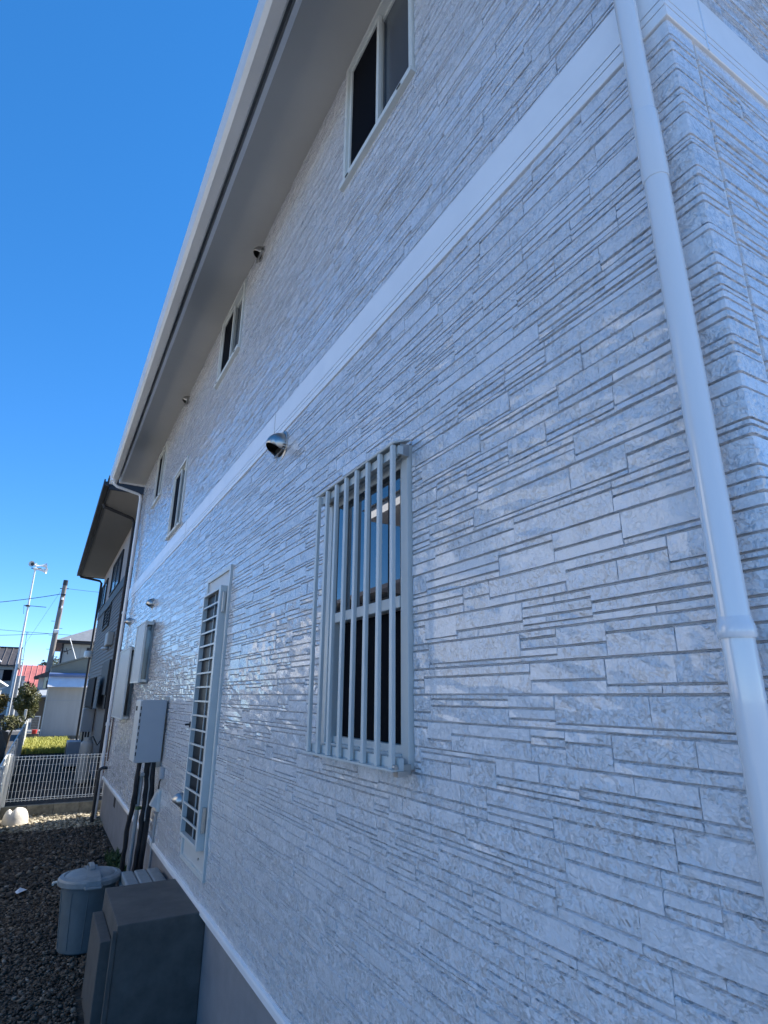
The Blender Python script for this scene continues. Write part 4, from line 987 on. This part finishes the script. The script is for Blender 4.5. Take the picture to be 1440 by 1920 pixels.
# ================================================================= PLANTS AND LEFT LOT
def crown(name, blobs, n, size, m_, seed, parent=None):
    rs = np.random.RandomState(seed); V = []; F = []
    wts = np.array([b[3] * b[4] * b[5] for b in blobs]); wts /= wts.sum()
    for k in range(n):
        b = blobs[rs.choice(len(blobs), p=wts)]
        d = rs.normal(size=3); d /= np.linalg.norm(d); rad = rs.uniform(.55, 1.05) ** .6 * (1 + .12 * math.sin(d[0] * 7 + d[2] * 5))
        c = np.array(b[:3]) + d * np.array(b[3:6]) * rad
        a = rs.normal(size=3); a /= np.linalg.norm(a); u = np.cross(a, d + rs.normal(size=3) * .5); u /= (np.linalg.norm(u) + 1e-6)
        s = size * rs.uniform(.5, 1.3); i = len(V)
        V += [tuple(c - a * s), tuple(c + u * s * .45), tuple(c + a * s), tuple(c - u * s * .45)]; F.append((i, i + 1, i + 2, i + 3))
    return MB().add(V, F).build(name, m_, parent)
def shrub(x, y, blobs, n, size, m_, seed, label, trunk=True, cat='shrub', name='shrub'):
    e = empty(name, (x, y, 0), label, cat, 'trees on the skyline' if cat == 'tree' else 'shrubs beyond the boundary fence')
    crown('crown', blobs, n, size, m_, seed, e)
    top = min(b[2] for b in blobs)
    mb = MB(); rr = random.Random(seed)
    for k in range(4):
        bb = rr.choice(blobs); mb.tube([(x + rr.uniform(-.05, .05), y, 0), (x + (bb[0] - x) * .5, y + (bb[1] - y) * .5, top * .6), (bb[0], bb[1], bb[2])], [.05, .035, .012], 6)
    mb.build('trunk', 'bark', e)
    return e
shrub(-1.65, 28, [(-1.68, 28, 2.08, .30, .3, .30), (-1.42, 28, 1.75, .26, .3, .38), (-1.80, 28, 1.62, .30, .3, .36), (-1.55, 28.1, 1.35, .36, .3, .34)], 5200, .045, 'leafA', 21, 'leafy green and ochre shrub below the red roof', True)
shrub(-2.5, 28, [(-2.55, 28, 1.72, .34, .3, .26), (-2.75, 28, 1.42, .45, .3, .38), (-3.3, 28, 1.6, .4, .3, .4)], 4200, .045, 'leafB', 22, 'clipped ochre-topped shrub at the left edge under the white boat-like canopy')
shrub(-2.0, 25, [(-2.15, 25, .98, .42, .35, .28), (-1.8, 25.3, 1.0, .30, .3, .24), (-2.6, 25, 1.0, .4, .3, .3)], 3600, .04, 'leafA', 23, 'low dark green hedge behind the dark car')
shrub(-1.95, 14.2, [(-2.0, 14.2, .5, .35, .8, .32), (-1.75, 13.4, .35, .15, .5, .25), (-2.5, 14, .5, .4, .6, .3)], 3000, .035, 'leafA', 24, 'olive brown bush beyond the boundary fence nearest the camera')
for (a, b, c, sd_, lb) in ((-1.3, 90, 5.0, 31, 'dark tree clump rising behind the red roof, left of the pole'), (.6, 92, 5.4, 32, 'dark rounded tree behind the pale house, right of the pole')):
    shrub(a, b, [(a, b, c, .9, 1.2, 1.2), (a + .8, b, c + .4, .8, 1.2, 1.3), (a - 1.0, b, c - .4, .8, 1, .8), (a + .4, b, c - 1.6, 1.8, 1.2, 1.4)], 3500, .16, 'leafC', sd_, lb, cat='tree', name='tree')
o = B(-1.62, -1.53, 27.0, 27.04, 1.05, 1.4).build('signboard', 'mesh', None, bevel=.01); tag(o, 'small blank white board standing under the green shrub', 'board')
bd = o; B(-1.59, -1.56, 27.01, 27.03, -.1, 1.05).build('post', 'mesh', bd)
cp = empty('canopy', (-3, 36, 0), 'white pointed canopy roof at the left edge below the grey house', 'canopy')
mb = MB(); mb.add([(-4.6, 35.6, 2.85), (-3.3, 35.6, 2.68), (-2.72, 36, 2.32), (-3.1, 36, 2.10), (-4.6, 36, 1.98), (-4.6, 37.5, 2.95), (-3.3, 37.5, 2.75), (-2.72, 37.2, 2.38)], [(0, 4, 3, 2, 1), (0, 1, 6, 5), (1, 2, 7, 6)])
mb.build('roof_sheet', 'mesh', cp)
B(-3.9, -3.2, 35.5, 35.58, 2.28, 2.48).build('opening', 'dark', cp)
for x in (-4.4, -3.0): MB().tube([(x, 36.2, 0), (x, 36.2, 2.2)], .04, 8).build('post', 'mesh', cp)
# dark car in the adjoining lot
ca_ = empty('parked_car', (-2.6, 18, 0), 'dark navy car parked in the lot left of the boundary fence', 'car')
mb = MB(); prof = [(16.1, .35), (16.05, .75), (16.15, 1.02), (16.35, 1.42), (16.8, 1.50), (18.4, 1.48), (19.2, 1.05), (20.2, .95), (20.35, .6), (20.3, .35)]
for (x0, x1, ins) in ((-3.45, -1.78, .12),):
    n = len(prof); ring = []
    for (x, sgn) in ((x0, 1), (x1, -1)):
        ring.append([(x + sgn * (ins if z > 1.04 else 0), y, z) for (y, z) in prof])
    mb.add(ring[0] + ring[1], [tuple(range(n)), tuple(range(2 * n - 1, n - 1, -1))] + [(i, n + i, n + (i + 1) % n, (i + 1) % n) for i in range(n)])
mb.build('body', 'carp', ca_, bevel=.04, seg=3)
mb = MB(); mb.add([(-3.2, 16.165, 1.08), (-2.02, 16.165, 1.08), (-2.08, 16.315, 1.38), (-3.14, 16.315, 1.38)], [(0, 1, 2, 3)]); mb.v = [(x, y - .02, z) for x, y, z in mb.v]; mb.build('rear_window', 'glass', ca_)
B(-1.93, -1.89, 16.9, 18.3, 1.10, 1.38).build('side_window', 'glass', ca_)
for x in (-3.38, -1.98): B(x, x + .16, 16.03, 16.1, .78, .98).build('tail_light', 'redplastic', ca_, bevel=.01)
for y in (16.9, 19.5):
    for x in (-3.42, -1.95):
        m = MB(); m.lathe([(.30, 0), (.31, .03), (.31, .15), (.30, .18)], n=22); w_ = MB().add([(x + v[2], y + v[1], .31 + v[0]) for v in m.v], m.f).build('wheel', 'rubber', ca_, smooth=True)
        m = MB(); m.lathe([(.18, 0), (.18, .19)], n=16); MB().add([(x - .005 + v[2] * 1.05, y + v[1], .31 + v[0]) for v in m.v], m.f).build('rim', 'alum', w_)

# ---------------------------------------------------------------- render settings
S.render.engine = 'CYCLES'
S.cycles.max_bounces = 7; S.cycles.diffuse_bounces = 4; S.cycles.glossy_bounces = 3
